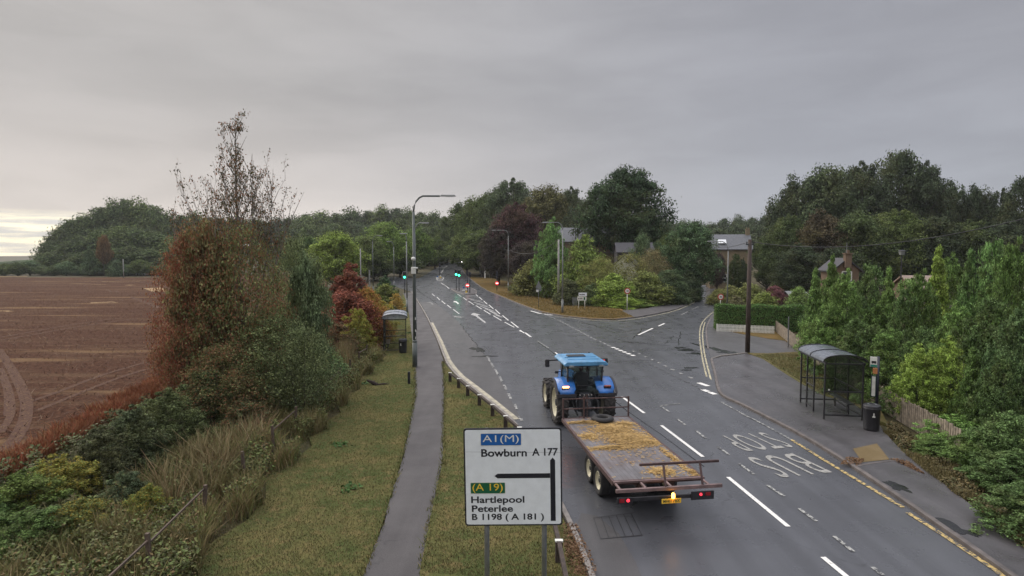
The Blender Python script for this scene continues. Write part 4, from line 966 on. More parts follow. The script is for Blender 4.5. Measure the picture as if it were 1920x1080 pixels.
# ---- traffic signals --------------------------------------------------------------------
def signal(u, vb, vt, label, lit, face=True, hh=1.05):
    p = G(u, vb); top = AT(u, vt, p.y).z-p.z; t = thing('traffic_signal', p, 0, label, 'traffic light', 'traffic signals of the junction')
    MB().tube([(0, 0, 0), (0, 0, top-.1)], .07, 10).build('pole', PLASK, t, smooth=True)
    if not face:
        MB().box((0, 0, top-hh/2), (.36, .22, hh)).build('signal_head', PLASK, t, bevel=.03)
    else:
        bd = MB().box((0, .06, top-hh/2), (.78, .03, hh+.32)).build('backing_board', PLASK, t, bevel=.1)
        ed = MB()
        for s in (-1, 1): ed.box((s*.38, .035, top-hh/2), (.035, .012, hh+.1))
        for s in (-1, 1): ed.box((0, .035, top-hh/2+s*(hh/2+.14)), (.56, .012, .035))
        ed.build('board_edge', WHITEP, bd)
        MB().box((0, -.04, top-hh/2), (.34, .16, hh)).build('signal_head', PLASK, t, bevel=.03)
    cols = [(1., .06, .04), (1., .5, .05), (.02, 1., .38)]
    for i, z in enumerate((top-.18, top-hh/2, top-hh+.18)):
        if not face: break
        on = (i == 2 and lit == 'g') or (i == 0 and lit == 'r')
        mt = glowm('signal_green_lit', (.04, 1., .42), 7) if on and i == 2 else glowm('signal_red_lit', (1., .05, .04), 9) if on else PLASK
        MB().lathe([(0, .04), (.12, .03), (.19, 0)], 18, Matrix.Translation((0, -.125, z)) @ Rx(R(90))).build('lens', mt, t)
        hd = MB(); 
        hd.add([(.16*math.cos(R(a)), y, z+.16*math.sin(R(a))) for a in range(0, 181, 20) for y in (-.12, -.34)], [(2*k, 2*k+1, 2*k+3, 2*k+2) for k in range(9)]); hd.build('hood', PLASK, t)
    return t, p, top
signal(759, 551, 510.5, 'green traffic light at the left kerb beside the lamp column', 'g')
signal(855.5, 545, 506, 'green traffic light on the island, left of the pair', 'g')
signal(860.8, 547, 507.5, 'green traffic light on the island, right of the pair', 'g')
signal(824.5, 520, 493.5, 'dark traffic signal seen from behind on the small far refuge', None, False)
for u, vb, vt, lab in ((876.5, 549, 508, 'dark signal post with glowing red disc on the near end of the island'), (881, 551.5, 510, None), (931.8, 546, 509, 'dark signal post with glowing red disc standing on the right verge')):
    t, p, top = signal(u, vb, vt, lab or 'plain dark signal post at the right edge of the island', None, False, .9)
    if lab:
        z = AT(u, 531 if u > 900 else 535, p.y).z-p.z
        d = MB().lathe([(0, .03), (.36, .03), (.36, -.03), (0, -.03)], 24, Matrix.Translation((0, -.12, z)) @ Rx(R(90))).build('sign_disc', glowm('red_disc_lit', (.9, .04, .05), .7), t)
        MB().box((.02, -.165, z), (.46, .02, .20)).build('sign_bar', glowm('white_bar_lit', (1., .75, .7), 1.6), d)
def bollard(u, v, label, h=.95, dark=False):
    p = G(u, v, .13); t = thing('traffic_bollard', p, 0, label, 'bollard', 'illuminated bollards of the islands')
    MB().box((0, 0, h*.4), (.34, .26, h*.8), taper=(.85, .8)).build('body', YELF if not dark else WHITEP, t, bevel=.03)
    MB().lathe([(0, .02), (.18, .02), (.18, -.02), (0, -.02)], 20, Matrix.Translation((0, -.14, h*.72)) @ Rx(R(90))).build('keep_left_disc', BLUEF if dark else WHITEP, t)
    MB().box((0, 0, .05), (.5, .4, .1)).build('base', WHITEP, t)
bollard(869.5, 546, 'white-topped bollard between the signals on the traffic island', .95, True); bollard(874.5, 550, 'yellow bollard below the red disc on the traffic island', .95)
bollard(826, 522.5, 'yellow and white bollard on the small far refuge, right side'); bollard(820.5, 523, 'pale bollard on the small far refuge, left side', .8, True)
# ---- small signs ---------------------------------------------------------------------------
def roundel(u, vb, vc, txt, label, r=.33):
    p = G(u, vb); z = AT(u, vc, p.y).z-p.z; t = thing('speed_limit_sign', p, 0, label, 'road sign', 'speed limit signs')
    MB().tube([(0, 0, 0), (0, 0, z+.2)], .045, 10).build('post', WHITEP, t, smooth=True)
    d = MB().lathe([(0, .015), (r+.04, .015), (r+.04, -.01), (0, -.01)], 28, Matrix.Translation((0, -.07, z)) @ Rx(R(90))).build('sign_plate', REDF, t)
    MB().lathe([(0, .003), (r*.80, .003)], 28, Matrix.Translation((0, -.087, z)) @ Rx(R(90))).build('sign_face', WHITEP, t)
    text_obj(txt, r*.95, r*.62, t, Matrix.Translation((0, -.096, z)) @ FACE, PLASK, .03)
roundel(1175.7, 585, 545.5, '40', 'red-ringed round 40 speed sign on a white post by the ferny shrubs')
roundel(1350.5, 584, 556.5, '30', 'round 30 speed sign on a white post left of the clipped hedge', .34)
def tri():
    p = G(1009.8, 578); z = AT(1010, 540, p.y).z-p.z; t = thing('warning_sign', p, 0, 'grey back of a triangular sign with small plate on the dry verge', 'road sign')
    MB().tube([(0, 0, 0), (0, 0, z+.9)], .04, 10).build('post', GALV, t, smooth=True)
    MB().prism([(-.42, -.05), (.42, -.05), (.05, .78), (-.05, .78)], -.08, -.06, Matrix.Translation((0, 0, z+.05))).build('triangle_plate', GALV, t)
    MB().prism([(-.36, 0), (.36, 0), (.36, .34), (-.36, .34)], -.08, -.06, Matrix.Translation((0, 0, z-.40))).build('sub_plate', plain('sign_back_grey', (.14, .15, .16), .6), t)
    MB().box((-.17, -.09, z-.38), (.3, .01, .26)).build('white_plate', WHITEP, t)
tri()
def small_dir():
    p = G(1091, 581); t = thing('small_direction_sign', p, 0, 'small white two-panel direction sign on two posts beside the grey cabinet', 'road sign'); k = p.y/FPX; Z = lambda v: AT(1091, v, p.y).z-p.z
    for u in (1085, 1096.5): MB().tube([((u-1091)*k, .04, 0), ((u-1091)*k, .04, Z(556))], .045, 8).build('post', WHITEP, t, smooth=True)
    a = MB().box((.1, 0, Z(552)), (15.5*k, .03, 6.4*k)).build('upper_panel', PLASW, t, bevel=.01)
    b = MB().box((0, 0, Z(559.7)), (17*k, .03, 7.6*k)).build('lower_panel', WHITEP, t, bevel=.01)
    text_obj('Parkhill', 10*k, 2.5*k, a, Matrix.Translation((0, -.03, Z(552))) @ FACE, PLASK, .03); text_obj('B 6291', 8*k, 3*k, b, Matrix.Translation((-.2, -.03, Z(559.6))) @ FACE, PLASK, .03)
    MB().box((4.6*k, -.02, Z(559.7)), (3*k, .012, 5*k)).build('green_patch', GREENF, b)
small_dir()
def cabinet():
    p = G(1077.5, 574); k = p.y/FPX; t = thing('roadside_cabinet', p, 0, 'grey metal roadside cabinet left of the small direction sign', 'cabinet')
    MB().box((0, 0, .55), (10*k, .45, 1.1)).build('body', GALV, t, bevel=.02); MB().box((0, 0, 1.13), (10.6*k, .5, .06)).build('lid', GALV, t, bevel=.01); MB().box((0, -.235, .55), (4.6*k, .01, .9)).build('door', LAMPL, t); 
cabinet()
def post(u, vb, vt, label, mat, w=.12, name='post', cat='post', square=True, d=.12):
    p = G(u, vb, .05); h = AT(u, vt, p.y).z-p.z; m = MB()
    if square: m.box((0, 0, h/2), (w, d, h))
    else: m.tube([(0, 0, 0), (0, 0, h)], w/2, 12)
    o = m.build(name, mat, None, bevel=.012); o.location = p; return tag(o, label, cat)
post(767, 719.5, 697, 'short black marker post standing alone on the grass by the path', PLASK, .13, 'marker_post')
post(1477.5, 651, 594, 'thin grey sign post without a sign in front of the board fence', GALV, .09, 'sign_post', square=False)
post(909.3, 522, 501, 'small white marker post on the far right verge', WHITEP, .35, 'marker_post')
post(693, 545, 506, 'pale stump-like post behind the yellow shrubs on the left', WOODL, .3, 'wooden_post')
# log on the verge
lg = MB(); a = G(688, 713, .30); b = G(707, 722, .06); lg.tube([a, a.lerp(b, .5)+Vector((0, 0, .02)), b], [.05, .10, .12], 8); lg.tube([b, b+Vector((.35, .1, .05)), b+Vector((.6, .25, .0))], [.07, .05, .02], 6); lg.tube([a.lerp(b, .5), a.lerp(b, .5)+Vector((.1, .3, .05))], [.05, .02], 6)
tag(lg.build('fallen_branch', plain('rotten_wood', (.03, .018, .014), .9, var=.4), None), 'dark broken branch lying on the left grass verge', 'branch')
# ---- knee rail along the left kerb -----------------------------------------------------------
def knee_rail():
    P = px([(844, 718), (860, 730), (877, 745), (899, 763), (923.5, 783), (948, 806)]); P += [Vector((.28, 21.6, 0)), Vector((.62, 19.4, 0)), Vector((.85, 17.2, 0)), Vector((.98, 15., 0)), Vector((1.06, 12.9, 0)), Vector((1.1, 10.8, 0))]
    t = thing('knee_rail', P[0], 0, 'low dark timber knee rail on short posts along the left kerb', 'fence'); o0 = P[0]
    base = MB().box((0, 0, .25), (.16, .16, .50)).mesh('post')
    for p in P:
        o = link('post', base if p is P[0] else base, WOODD, t); o.location = (p.x-o0.x, p.y-o0.y, .05)
        c = MB().box((0, 0, .515), (.18, .10, .03)).build('post_strap', WHITEP, o)
    for a, b in zip(P, P[1:]):
        MB().bar((a.x-o0.x, a.y-o0.y, .52), (b.x-o0.x, b.y-o0.y, .52), .09, .10).build('rail', WOODD, t)
knee_rail()
# ---- old post-and-rail fence on the left ---------------------------------------------------------
def old_fence():
    P = [Vector((fx(D), D, 0)) for D in np.arange(9.5, 40, 2.6)]; o0 = P[0]
    t = thing('rail_fence', o0, 0, 'old brown post and rail fence running through the weeds on the left', 'fence')
    for i, p in enumerate(P): MB().box((p.x-o0.x, p.y-o0.y, .56), (.08, .08, 1.12), Rx(random.uniform(-.06, .06)) @ Ry(random.uniform(-.08, .08))).build('post', WOODR, t)
    for a, b in zip(P, P[1:]):
        for z in (.96, .55):
            if random.random() < (.8 if z < .9 else .4): continue
            MB().bar((a.x-o0.x, a.y-o0.y+.02, z+random.uniform(-.07, .07)), (b.x-o0.x, b.y-o0.y-.02, z+random.uniform(-.07, .07)), .035, .04).build('rail', WOODR, t)
old_fence()
# ---- board fence on the right -----------------------------------------------------------------------
def board_fence(pts, h, label, w=.14, mat=WOODF, jit=.05, name='board_fence'):
    P = resample(pts, 2.0); o0 = P[0]; t = thing(name, o0, 0, label, 'fence')
    for a, b in zip(P, P[1:]):
        m = MB(); n = max(1, int((b-a).length/(w+.02))); d = (b-a).normalized(); ang = math.atan2(d.y, d.x)
        for i in range(n):
            c = a.lerp(b, (i+.5)/n)-o0; hh = h+random.uniform(-jit, jit); m.box((c.x, c.y, hh/2), (w*.93, .022, hh), Rz(ang+random.uniform(-.03, .03)) @ Ry(random.uniform(-.02, .02)))
        m.build('board_panel', mat, t)
        nrm = Vector((-d.y, d.x, 0))*.05
        MB().box((a.x-o0.x+nrm.x, a.y-o0.y+nrm.y, h/2), (.09, .09, h), ang).build('post', mat, t)
        for z in (.25, h-.2): MB().bar(a-o0+nrm*.8+Vector((0, 0, z)), b-o0+nrm*.8+Vector((0, 0, z)), .04, .07).build('rail', mat, t)
FA = [G(1454, 623), G(1513, 673), G(1560, 704), G(1665, 777), G(1751, 830), G(1800, 862)]
board_fence(FA, 1.05, 'weathered grey board fence behind the right-hand bus shelter')
board_fence([G(1344, 622), G(1452, 627)], .72, 'low white picket panel along the foot of the clipped hedge', .09, WHITEP, .0, 'picket_fence')
board_fence([G(1473, 549), G(1524, 549)], 1.5, 'orange-brown garden fence below the dark wood', .2, plain('orange_fence_wood', (.26, .14, .06), .8), .0, 'garden_fence')
# ============================================================ HOUSES
STONE = mk_ground('sandstone_wall', (.33, .26, .17), (.27, .22, .15), (.2, .16, .12), 1.2, 8, .6); BRICK = mk_ground('brown_stone_wall', (.20, .14, .10), (.16, .115, .09), (.24, .18, .12), 1.5, 9, .6)
def mk_roof(name, a, b):
    t = NT(name); v = t.coord(); w = t.nd('ShaderNodeTexBrick'); w.inputs['Scale'].default_value = 1.6; t.L.new(v, w.inputs['Vector'])
    w.inputs['Color1'].default_value = (*a, 1); w.inputs['Color2'].default_value = (*b, 1); w.inputs['Mortar'].default_value = (*(x*.5 for x in a), 1)
    n = t.noise(v, 3, 4); t.set('Base Color', t.mix(t.mr(n, .3, .7, 0, .5), w.outputs[0], b)); t.set('Roughness', .5); MATS[name] = t.m; return t.m
SLATE = mk_roof('slate_roof', (.085, .092, .105), (.13, .135, .15)); TILES = mk_roof('clay_tile_roof', (.20, .14, .11), (.28, .20, .15)); DROOF = mk_roof('dark_roof', (.05, .045, .055), (.03, .03, .035))
WINM = plain('window_glass', (.03, .035, .045), .12)
def house(x, y, z, rz, w, d, he, hr, label, wall=STONE, roof=SLATE, chim=(), wins=(), gable=None, name='house'):
    """w along the ridge (local x), d deep (local y), eaves he, ridge hr"""
    t = thing(name, (x, y, z), rz, label, 'house')
    m = MB(); m.add([(-w/2, -d/2, -2), (w/2, -d/2, -2), (w/2, d/2, -2), (-w/2, d/2, -2), (-w/2, -d/2, he), (w/2, -d/2, he), (w/2, d/2, he), (-w/2, d/2, he), (-w/2, 0, hr-.1), (w/2, 0, hr-.1)],
                    [(0, 1, 5, 4), (2, 3, 7, 6), (1, 2, 6, 9, 5), (3, 0, 4, 8, 7), (0, 3, 2, 1)]); m.build('wall', wall, t)
    r = MB(); e = .35; sl = (hr-he)/(d/2)
    for s in (-1, 1):
        a = Vector((0, 0, hr)); b = Vector((0, s*(d/2+e), hr-sl*(d/2+e)))
        vs = [(x_, q_.y, q_.z+k) for k in (0, .12) for x_, q_ in ((-w/2-.2, a), (w/2+.2, a), (w/2+.2, b), (-w/2-.2, b))]
        r.add(vs, [(0, 3, 2, 1), (4, 5, 6, 7), (0, 1, 5, 4), (1, 2, 6, 5), (2, 3, 7, 6), (3, 0, 4, 7)])
    ro = r.build('roof', roof, t)
    for cx, ch in chim:
        c = MB(); c.box((cx, 0, hr+ch/2-.4), (.75, .55, ch+.8)); c.box((cx, 0, hr+ch+.04), (.9, .7, .1)); 
        for q_ in (-.2, .2): c.lathe([(.10, 0), (.12, .3), (.09, .3)], 10, Matrix.Translation((cx+q_, 0, hr+ch+.08)))
        c.build('chimney', wall, ro)
    for face, a, zc, ww, hh in wins:
        if face == 'f': M = Matrix.Translation((a, -d/2, zc))
        elif face == 'r': M = Matrix.Translation((w/2, a, zc)) @ Rz(math.pi/2)
        else: M = Matrix.Translation((-w/2, a, zc)) @ Rz(-math.pi/2)
        f = MB()
        for s in (-1, 1): f.box((s*(ww/2), -.03, 0), (.09, .1, hh+.09), M @ Matrix.Identity(4)) if False else f.add([(s*ww/2+i, j, k) for i in (-.05, .05) for j in (-.06, .0) for k in (-hh/2, hh/2)], [(0, 1, 3, 2), (4, 6, 7, 5), (0, 4, 5, 1), (2, 3, 7, 6), (0, 2, 6, 4), (1, 5, 7, 3)], M)
        for s in (-1, 0, 1): f.add([(i, j, s*hh/2+k) for i in (-ww/2, ww/2) for j in (-.065, .0) for k in (-.05, .05)], [(0, 1, 3, 2), (4, 6, 7, 5), (0, 4, 5, 1), (2, 3, 7, 6), (0, 2, 6, 4), (1, 5, 7, 3)], M)
        fo = f.build('window', WHITEP, t)
        MB().add([(-ww/2, -.02, -hh/2), (ww/2, -.02, -hh/2), (ww/2, -.02, hh/2), (-ww/2, -.02, hh/2)], [(0, 1, 2, 3)], M).build('pane', WINM, fo)
    return t, ro
p = AT(1372, 505, 118); hz = terr(p.x, p.y)
zE, zR = AT(1372, 466, 118).z, AT(1372, 440, 118).z
t, ro = house(p.x, p.y+2, 0, R(-12), 7.8, 7.0, zE, zR, 'stone house with slate roof and end chimney at the head of the side road', STONE, SLATE, ((3.6, 1.1),), (('f', -1.2, 2.4, .9, 1.5), ('f', 2.4, 4.6, .9, 1.3), ('f', -2.5, 5., .9, 1.2), ('r', 0, 3., 1., 1.4)))
MB().box((-1.6, -2.3, zR-1.35), (1.6, 1.2, .08), Rx(R(38))).build('skylight', plain('bright_skylight', (.75, .77, .8), .12), ro)
house(AT(1096, 450, 120).x, 120, 0, R(2), 11, 7, AT(1096, 452, 118).z, AT(1096, 428, 120).z, 'grey slate roofed house behind the yellow-green verge trees', BRICK, SLATE, ((-.6, .9),), (('f', 2, 4.4, 1, 1.2), ('f', -2, 4.4, 1, 1.2)))
house(AT(1188, 470, 100).x, 100, 0, R(-4), 6.0, 5, AT(1188, 472, 98).z, AT(1188, 456, 100).z, 'dark low-roofed cottage under the trunks of the great beech', DROOF, DROOF, (), (('f', 0, 5, .8, 1),))
house(AT(1176, 492, 88).x, 88, 0, R(68), 4, 3.2, AT(1176, 498, 88).z, AT(1176, 478, 88).z, 'small white gabled outhouse peeping from the middle of the shrubs', WHITEP, DROOF, (), (('l', 0, 4.2, .7, .8),), name='outhouse')
p = AT(1594, 520, 56)
t, ro = house(p.x+.6, 59, 0, R(76), 5, 2.1, AT(1594, 505, 56).z, AT(1594, 486, 56).z, 'brown stone house with gable chimney and aerial hidden by saplings', BRICK, DROOF, ((-2.6, .5),), (('l', 0, 4.9, .8, 1.0),))
ae = MB(); ae.tube([(-2.6, .1, 6.4), (-2.6, .1, AT(1594, 458, 54).z+.2)], .03, 6); ae.bar((-2.9, .1, AT(1594, 462, 54).z), (-2.3, .1, AT(1594, 462, 54).z), .03, .03); ae.build('aerial', GALV, ro)
p = AT(1724, 535, 50); house(p.x, 50, 0, R(-8), 2.6, 3.5, AT(1724, 540, 48).z, AT(1724, 519, 50).z, 'house with pink-brown tiled roof between the tall saplings on the right', BRICK, TILES, (), (('f', .3, 3.6, .7, .8),))
p = AT(1740, 578, 38); house(p.x, 38, 0, R(-20), 2.6, 2.6, AT(1740, 583, 37).z, AT(1740, 560, 38).z, 'garden shed with pale tiled roof glimpsed through the right-hand saplings', STONE, TILES, (), (), name='garden_shed')
p = G(1490, 577); house(p.x, p.y, 0, R(10), 2.6, 2.2, AT(1490, 556, p.y).z, AT(1490, 547, p.y).z, 'small grey garden shed with pale roof above the clipped hedge', GALV, LAMPL, (), (('f', .1, 1.3, 1.2, .8),), name='garden_shed')
def garden_wall(pts, h, label):
    P = resample(pts, 6); o0 = P[0].copy(); m = MB()
    for a, b in zip(P, P[1:]): m.bar(a-o0+Vector((0, 0, h/2)), b-o0+Vector((0, 0, h/2)), .4, h)
    t = m.build('garden_wall', BRICK, None); t.location = o0; tag(t, label, 'wall')
garden_wall([G(1330, 527), G(1345, 529), G(1372, 531)], 1.2, 'low brown stone garden wall in front of the stone house')
# garden lantern
p = AT(1690, 500, 46); t = thing('garden_lantern', (p.x, 46, 0), 0, 'lantern on a tall post among the right-hand saplings', 'lantern'); zt_ = AT(1690, 470, 46).z
MB().tube([(0, 0, 0), (0, 0, zt_-.35)], .05, 8).build('post', BLACKP, t); MB().box((0, 0, zt_-.17), (.26, .26, .32), taper=(1.25, 1.25)).build('lamp_glass', LAMPL, t); MB().box((0, 0, zt_+.02), (.42, .42, .07), taper=(.5, .5)).build('cap', BLACKP, t)
# ============================================================ CARS
def car(p, rz, label, paint, lights=False, van=False):
    t = thing('parked_car' if not lights else 'car', p, rz, label, 'car')
    b = MB(); b.prism([(-2.1, .3), (2.1, .3), (2.15, .7), (1.9, .95), (-2.0, 1.0), (-2.15, .6)], -.85, .85, Rz(math.pi/2)); b.build('body', paint, t, bevel=.08)
    g = MB(); g.add([(-.78, 1.7, .97), (.78, 1.7, .97), (.78, -1.2, .97), (-.78, -1.2, .97), (-.62, 1.1, 1.45), (.62, 1.1, 1.45), (.62, -.4, 1.45), (-.62, -.4, 1.45)], [(0, 1, 5, 4), (1, 2, 6, 5), (2, 3, 7, 6), (3, 0, 4, 7), (4, 5, 6, 7)]); g.build('windows', WINM, t, bevel=.03)
    MB().box((0, .35, 1.48), (1.28, 1.6, .05)).build('roof', paint, t, bevel=.02)
    for sx in (-1, 1):
        for y in (-1.3, 1.3):
            MB().lathe([(0, -.1), (.32, -.1), (.33, 0), (.32, .1), (0, .1)], 18, Matrix.Translation((sx*.78, y, .32)) @ Ry(math.pi/2)).build('wheel', TYRE, t)
        MB().box((sx*.6, -2.12, .68), (.34, .1, .18)).build('headlight', glowm('headlamp_lit', (1., .97, .9), 14) if lights else WHITEP, t)
    return t
p = G(868.5, 494.5); car(p, R(8), 'oncoming car with lit headlights far up the main road', plain('dark_car_paint', (.02, .02, .025), .3), True)
p = gz(AT(268, 517, 196).x, 196, .05); car(p, R(75), 'small white car on the road beyond the ploughed field', plain('white_car_paint', (.75, .78, .85), .3), False)
# ============================================================ TREES
def envelope(kind, t):
    if kind == 'round': return max(0, 1-(2*t-1)**2)**.5
    if kind == 'beech': return (min(1, t/.28)**.6)*max(0, 1-max(0, (t-.35)/.65)**2.2)**.55
    if kind == 'cone': return max(0, 1-t)**.75*min(1, t/.12+.35)
    if kind == 'spire': return max(.02, (1-t)**1.0)*min(1, .55+t*1.6)
    if kind == 'bush': return max(0, 1-t*t)**.55
    if kind == 'column': return max(0, 1-t**3.5)**.8*min(1, .6+t*1.4)
def crown_mesh(name, kind, seed, n_cl, n_lf, leaf, zb, csz=.11, up=.35, stem_out=.9):
    """crown in a unit box: z from zb to 1, radius about .5; made of leaf faces gathered in clumps"""
    rs = np.random.RandomState(seed); Vs = []; n = 0; cl = []
    ph = rs.rand(4)*6.28
    while len(cl) < n_cl:
        t = rs.rand(); r = envelope(kind, t)
        if rs.rand() > (r+.15): continue
        a = rs.rand()*6.283; lump = 1+.13*math.sin(3*a+ph[0]+t*5)+.10*math.sin(5*a+ph[1]-t*9)+.06*math.sin(9*a+ph[2])
        q_ = (rs.rand()**.40); rr = max(0, r*.5*lump-.45*csz*(r > .3))*q_*stem_out
        cl.append((math.cos(a)*rr, math.sin(a)*rr, zb+csz*.3+(1-zb-csz*.85)*t*(.96+.04*math.sin(4*a+ph[3])+.04*math.sin(7*a+ph[0])), q_, csz*(.55+rs.rand()*.85)*(.6+.4*r)))
    cl = np.array(cl); k = int(n_lf/n_cl)
    cc = np.repeat(cl, k, axis=0); m = len(cc)
    d = rs.normal(size=(m, 3)); d /= np.linalg.norm(d, axis=1)[:, None]; d[:, 2] = np.abs(d[:, 2])*np.where(rs.rand(m) < .72, 1, -1)
    rad = cc[:, 4]*(.35+.55*rs.rand(m)+.22*np.abs(rs.normal(size=m))); P = cc[:, :3]+d*rad[:, None]*np.array([1, 1, .8*(1-zb)])
    P[:, 2] = np.maximum(P[:, 2], zb*.8)
    nrm = d+rs.normal(size=(m, 3))*.55+np.array([0, 0, up]); nrm /= np.linalg.norm(nrm, axis=1)[:, None]
    a = np.cross(nrm, rs.normal(size=(m, 3))); a /= np.linalg.norm(a, axis=1)[:, None]; b = np.cross(nrm, a)
    s = leaf*(.55+.9*rs.rand(m))[:, None]
    V = np.stack([P-a*s, P-b*s*.55, P+a*s, P+b*s*.55], axis=1).reshape(-1, 3)
    F = np.arange(m*4).reshape(-1, 4)
    return np_mesh(name, V, F)
def trunk_mesh(name, seed, zb, r=.03, multi=1, reach=.32):
    rs = random.Random(seed); m = MB()
    for s in range(multi):
        ox = rs.uniform(-.05, .05)*(multi > 1); oy = rs.uniform(-.05, .05)*(multi > 1); rr = r/(multi**.5)
        tp = Vector((ox*4, oy*4, .78)); pts = [Vector((ox, oy, -.03)), Vector((ox*1.4, oy*1.4, zb*.6)), Vector((ox*2.5, oy*2.5, zb+.15)), tp]
        m.tube(pts, [rr*1.25, rr, rr*.7, rr*.2], 8)
        for i in range(9 if multi == 1 else 4):
            t = rs.uniform(.0, .75); a = rs.uniform(0, 6.28); b = pts[1].lerp(tp, t); e = b+Vector((math.cos(a)*reach, math.sin(a)*reach, rs.uniform(.12, .28)))
            mid = b.lerp(e, .5)+Vector((0, 0, -.02)); m.tube([b, mid, e], [rr*.45, rr*.3, rr*.08], 5)
    return m.mesh(name)
PROT = {}
def proto(key):
    if key in PROT: return PROT[key]
    spec = {   # kind, seed, clumps, leaves, leaf size, crown base, clump size, trunk radius, stems
        'oak0': ('round', 1, 230, 32000, .0120, .12, .100, .028, 1), 'oak1': ('round', 2, 220, 30000, .0125, .10, .105, .026, 1), 'oak2': ('beech', 3, 230, 32000, .0120, .10, .100, .028, 1),
        'beech0': ('beech', 4, 340, 54000, .0100, .27, .090, .022, 2), 'beech1': ('beech', 5, 300, 44000, .0105, .08, .092, .025, 1),
        'far0': ('round', 6, 130, 14000, .019, .03, .16, .03, 1), 'far1': ('beech', 7, 130, 14000, .019, .03, .16, .03, 1), 'far2': ('beech', 17, 120, 13000, .019, .03, .17, .03, 1),
        'cone0': ('cone', 8, 220, 26000, .0125, .04, .068, .02, 1), 'spire0': ('spire', 9, 170, 22000, .0135, .03, .10, .014, 1), 'spire1': ('spire', 10, 260, 28000, .0120, .03, .065, .014, 2),
        'col0': ('column', 12, 330, 38000, .0110, .03, .062, .014, 3), 'col1': ('column', 13, 300, 34000, .0120, .02, .07, .014, 2),
        'bush0': ('bush', 14, 130, 17000, .018, .0, .14, .02, 5), 'bush1': ('bush', 15, 110, 15000, .020, .0, .16, .02, 5), 'bush2': ('bush', 16, 180, 36000, .0125, .0, .12, .02, 5),
        'rag0': ('bush', 21, 320, 30000, .0115, .0, .060, .014, 7), 'rag1': ('column', 22, 340, 32000, .0105, .0, .055, .012, 7), 'rag2': ('bush', 23, 260, 26000, .0125, .0, .070, .014, 7),
        'loose0': ('round', 18, 230, 17000, .0085, .04, .12, .010, 6), 'loose1': ('beech', 19, 240, 19000, .0082, .03, .12, .010, 6),
    }[key]
    kind, seed, nc, nl, lf, zb, cs, tr, ms = spec
    PROT[key] = (crown_mesh('crown', kind, seed, nc, nl, lf, zb, cs), trunk_mesh('trunk', seed, max(zb, .08), tr, ms))
    return PROT[key]
VAR = {}
def tinted(me, mat):
    k = (me.name, mat.name)
    if k not in VAR:
        c = me.copy() if me.materials and me.materials[0] is not mat else me
        if not c.materials: c.materials.append(mat)
        elif c.materials[0] is not mat: c.materials[0] = mat
        VAR[k] = c
    return VAR[k]
def tree(key, x, y, z, w, h, col, label, cat='tree', name='tree', group=None, mat=None, rz=None, depth=None):
    cr, tr = proto(key); t = thing(name, (x, y, z), rz if rz is not None else random.uniform(0, 6.28), label, cat, group)
    t.scale = (w*random.uniform(.94, 1.06), (depth or w)*random.uniform(.94, 1.06), h)
    a = bpy.data.objects.new('trunk' if h > 4 else 'stem', tinted(tr, BARK)); C.objects.link(a); a.parent = t
    b = bpy.data.objects.new('crown' if h > 4 else 'foliage', tinted(cr, mat or LEAF)); C.objects.link(b); b.parent = t; jt = random.uniform(.85, 1.2); b.color = (col[0]*jt*TB[0], col[1]*jt*TB[1], col[2]*jt*TB[2], 1)
    return t
TB = (2.45, 2.55, 2.2)
def tpx(key, u, vb, vt, wpx, col, label, D=None, **kw):
    """tree whose foot stands at pixel (u, vb) (or at depth D), whose top reaches vt, wpx wide"""
    if D is None: p = G(u, vb)
    else: q_ = AT(u, vt, D); p = Vector((q_.x, D, terr(q_.x, D)))
    h = AT(u, vt, p.y).z-p.z; w = wpx*p.y/FPX*(1.4 if key.startswith('far') else 1.1)
    return tree(key, p.x, p.y, p.z-.05, w, h*1.0, col, label, **kw)
G1, G2, G3, G4, G5 = (.036, .048, .022), (.048, .062, .024), (.070, .092, .028), (.105, .135, .036), (.032, .042, .025)
OLV, RED, ORG, PUR, BLG = (.085, .085, .034), (.19, .042, .026), (.24, .10, .035), (.045, .022, .028), (.055, .078, .045)
DK = (.026, .034, .022)
def ff(i): return ('far0', 'far1', 'far0', 'far2')[i % 4] if i % 7 else 'far1'
# far-off woods, tree by tree
random.seed(21)
LW = 'trees of the domed wood beyond the ploughed field'
for i, (u, vt, w, D) in enumerate([(98, 452, 46, 235), (112, 430, 60, 240), (132, 408, 60, 245), (158, 398, 66, 250), (186, 384, 66, 255), (212, 374, 60, 258), (234, 368, 50, 262), (262, 371, 62, 262), (288, 380, 60, 258), (312, 396, 62, 252), (336, 398, 60, 250), (362, 392, 60, 262),
                                   (120, 462, 60, 215), (150, 440, 66, 218), (185, 430, 70, 220), (222, 420, 70, 222), (258, 424, 70, 222), (292, 432, 70, 220), (325, 440, 66, 218), (205, 462, 60, 206), (245, 458, 64, 206), (280, 466, 60, 205), (160, 470, 52, 206), (100, 478, 40, 212), (360, 440, 70, 215), (395, 430, 70, 215)]):
    tpx(ff(i), u, 0, vt, w, random.choice((G1, G1, G2, OLV if i % 5 == 0 else G1)), 'dark green tree of the dense domed wood beyond the ploughed field', D=D, group=LW)
for i in range(16): tpx(ff(i), -14+i*23, 0, random.uniform(484, 500), 30, random.choice((G1, G2, BLG)), 'low bush along the foot of the domed wood at the field edge', D=198+random.uniform(-3, 3), cat='bush', name='bush', group='bushes along the far field edge')
tpx('beech0', 194, 0, 438, 26, (.075, .045, .024), 'orange-brown round-headed tree on a bare trunk before the domed wood', D=196)
tpx('cone0', 166, 0, 458, 42, BLG, 'blue-green broad conifer left of the orange-brown tree', D=194)
tpx('bush0', 220, 0, 485, 34, BLG, 'pale-edged round bush right of the orange-brown tree', D=192, cat='bush', name='bush')
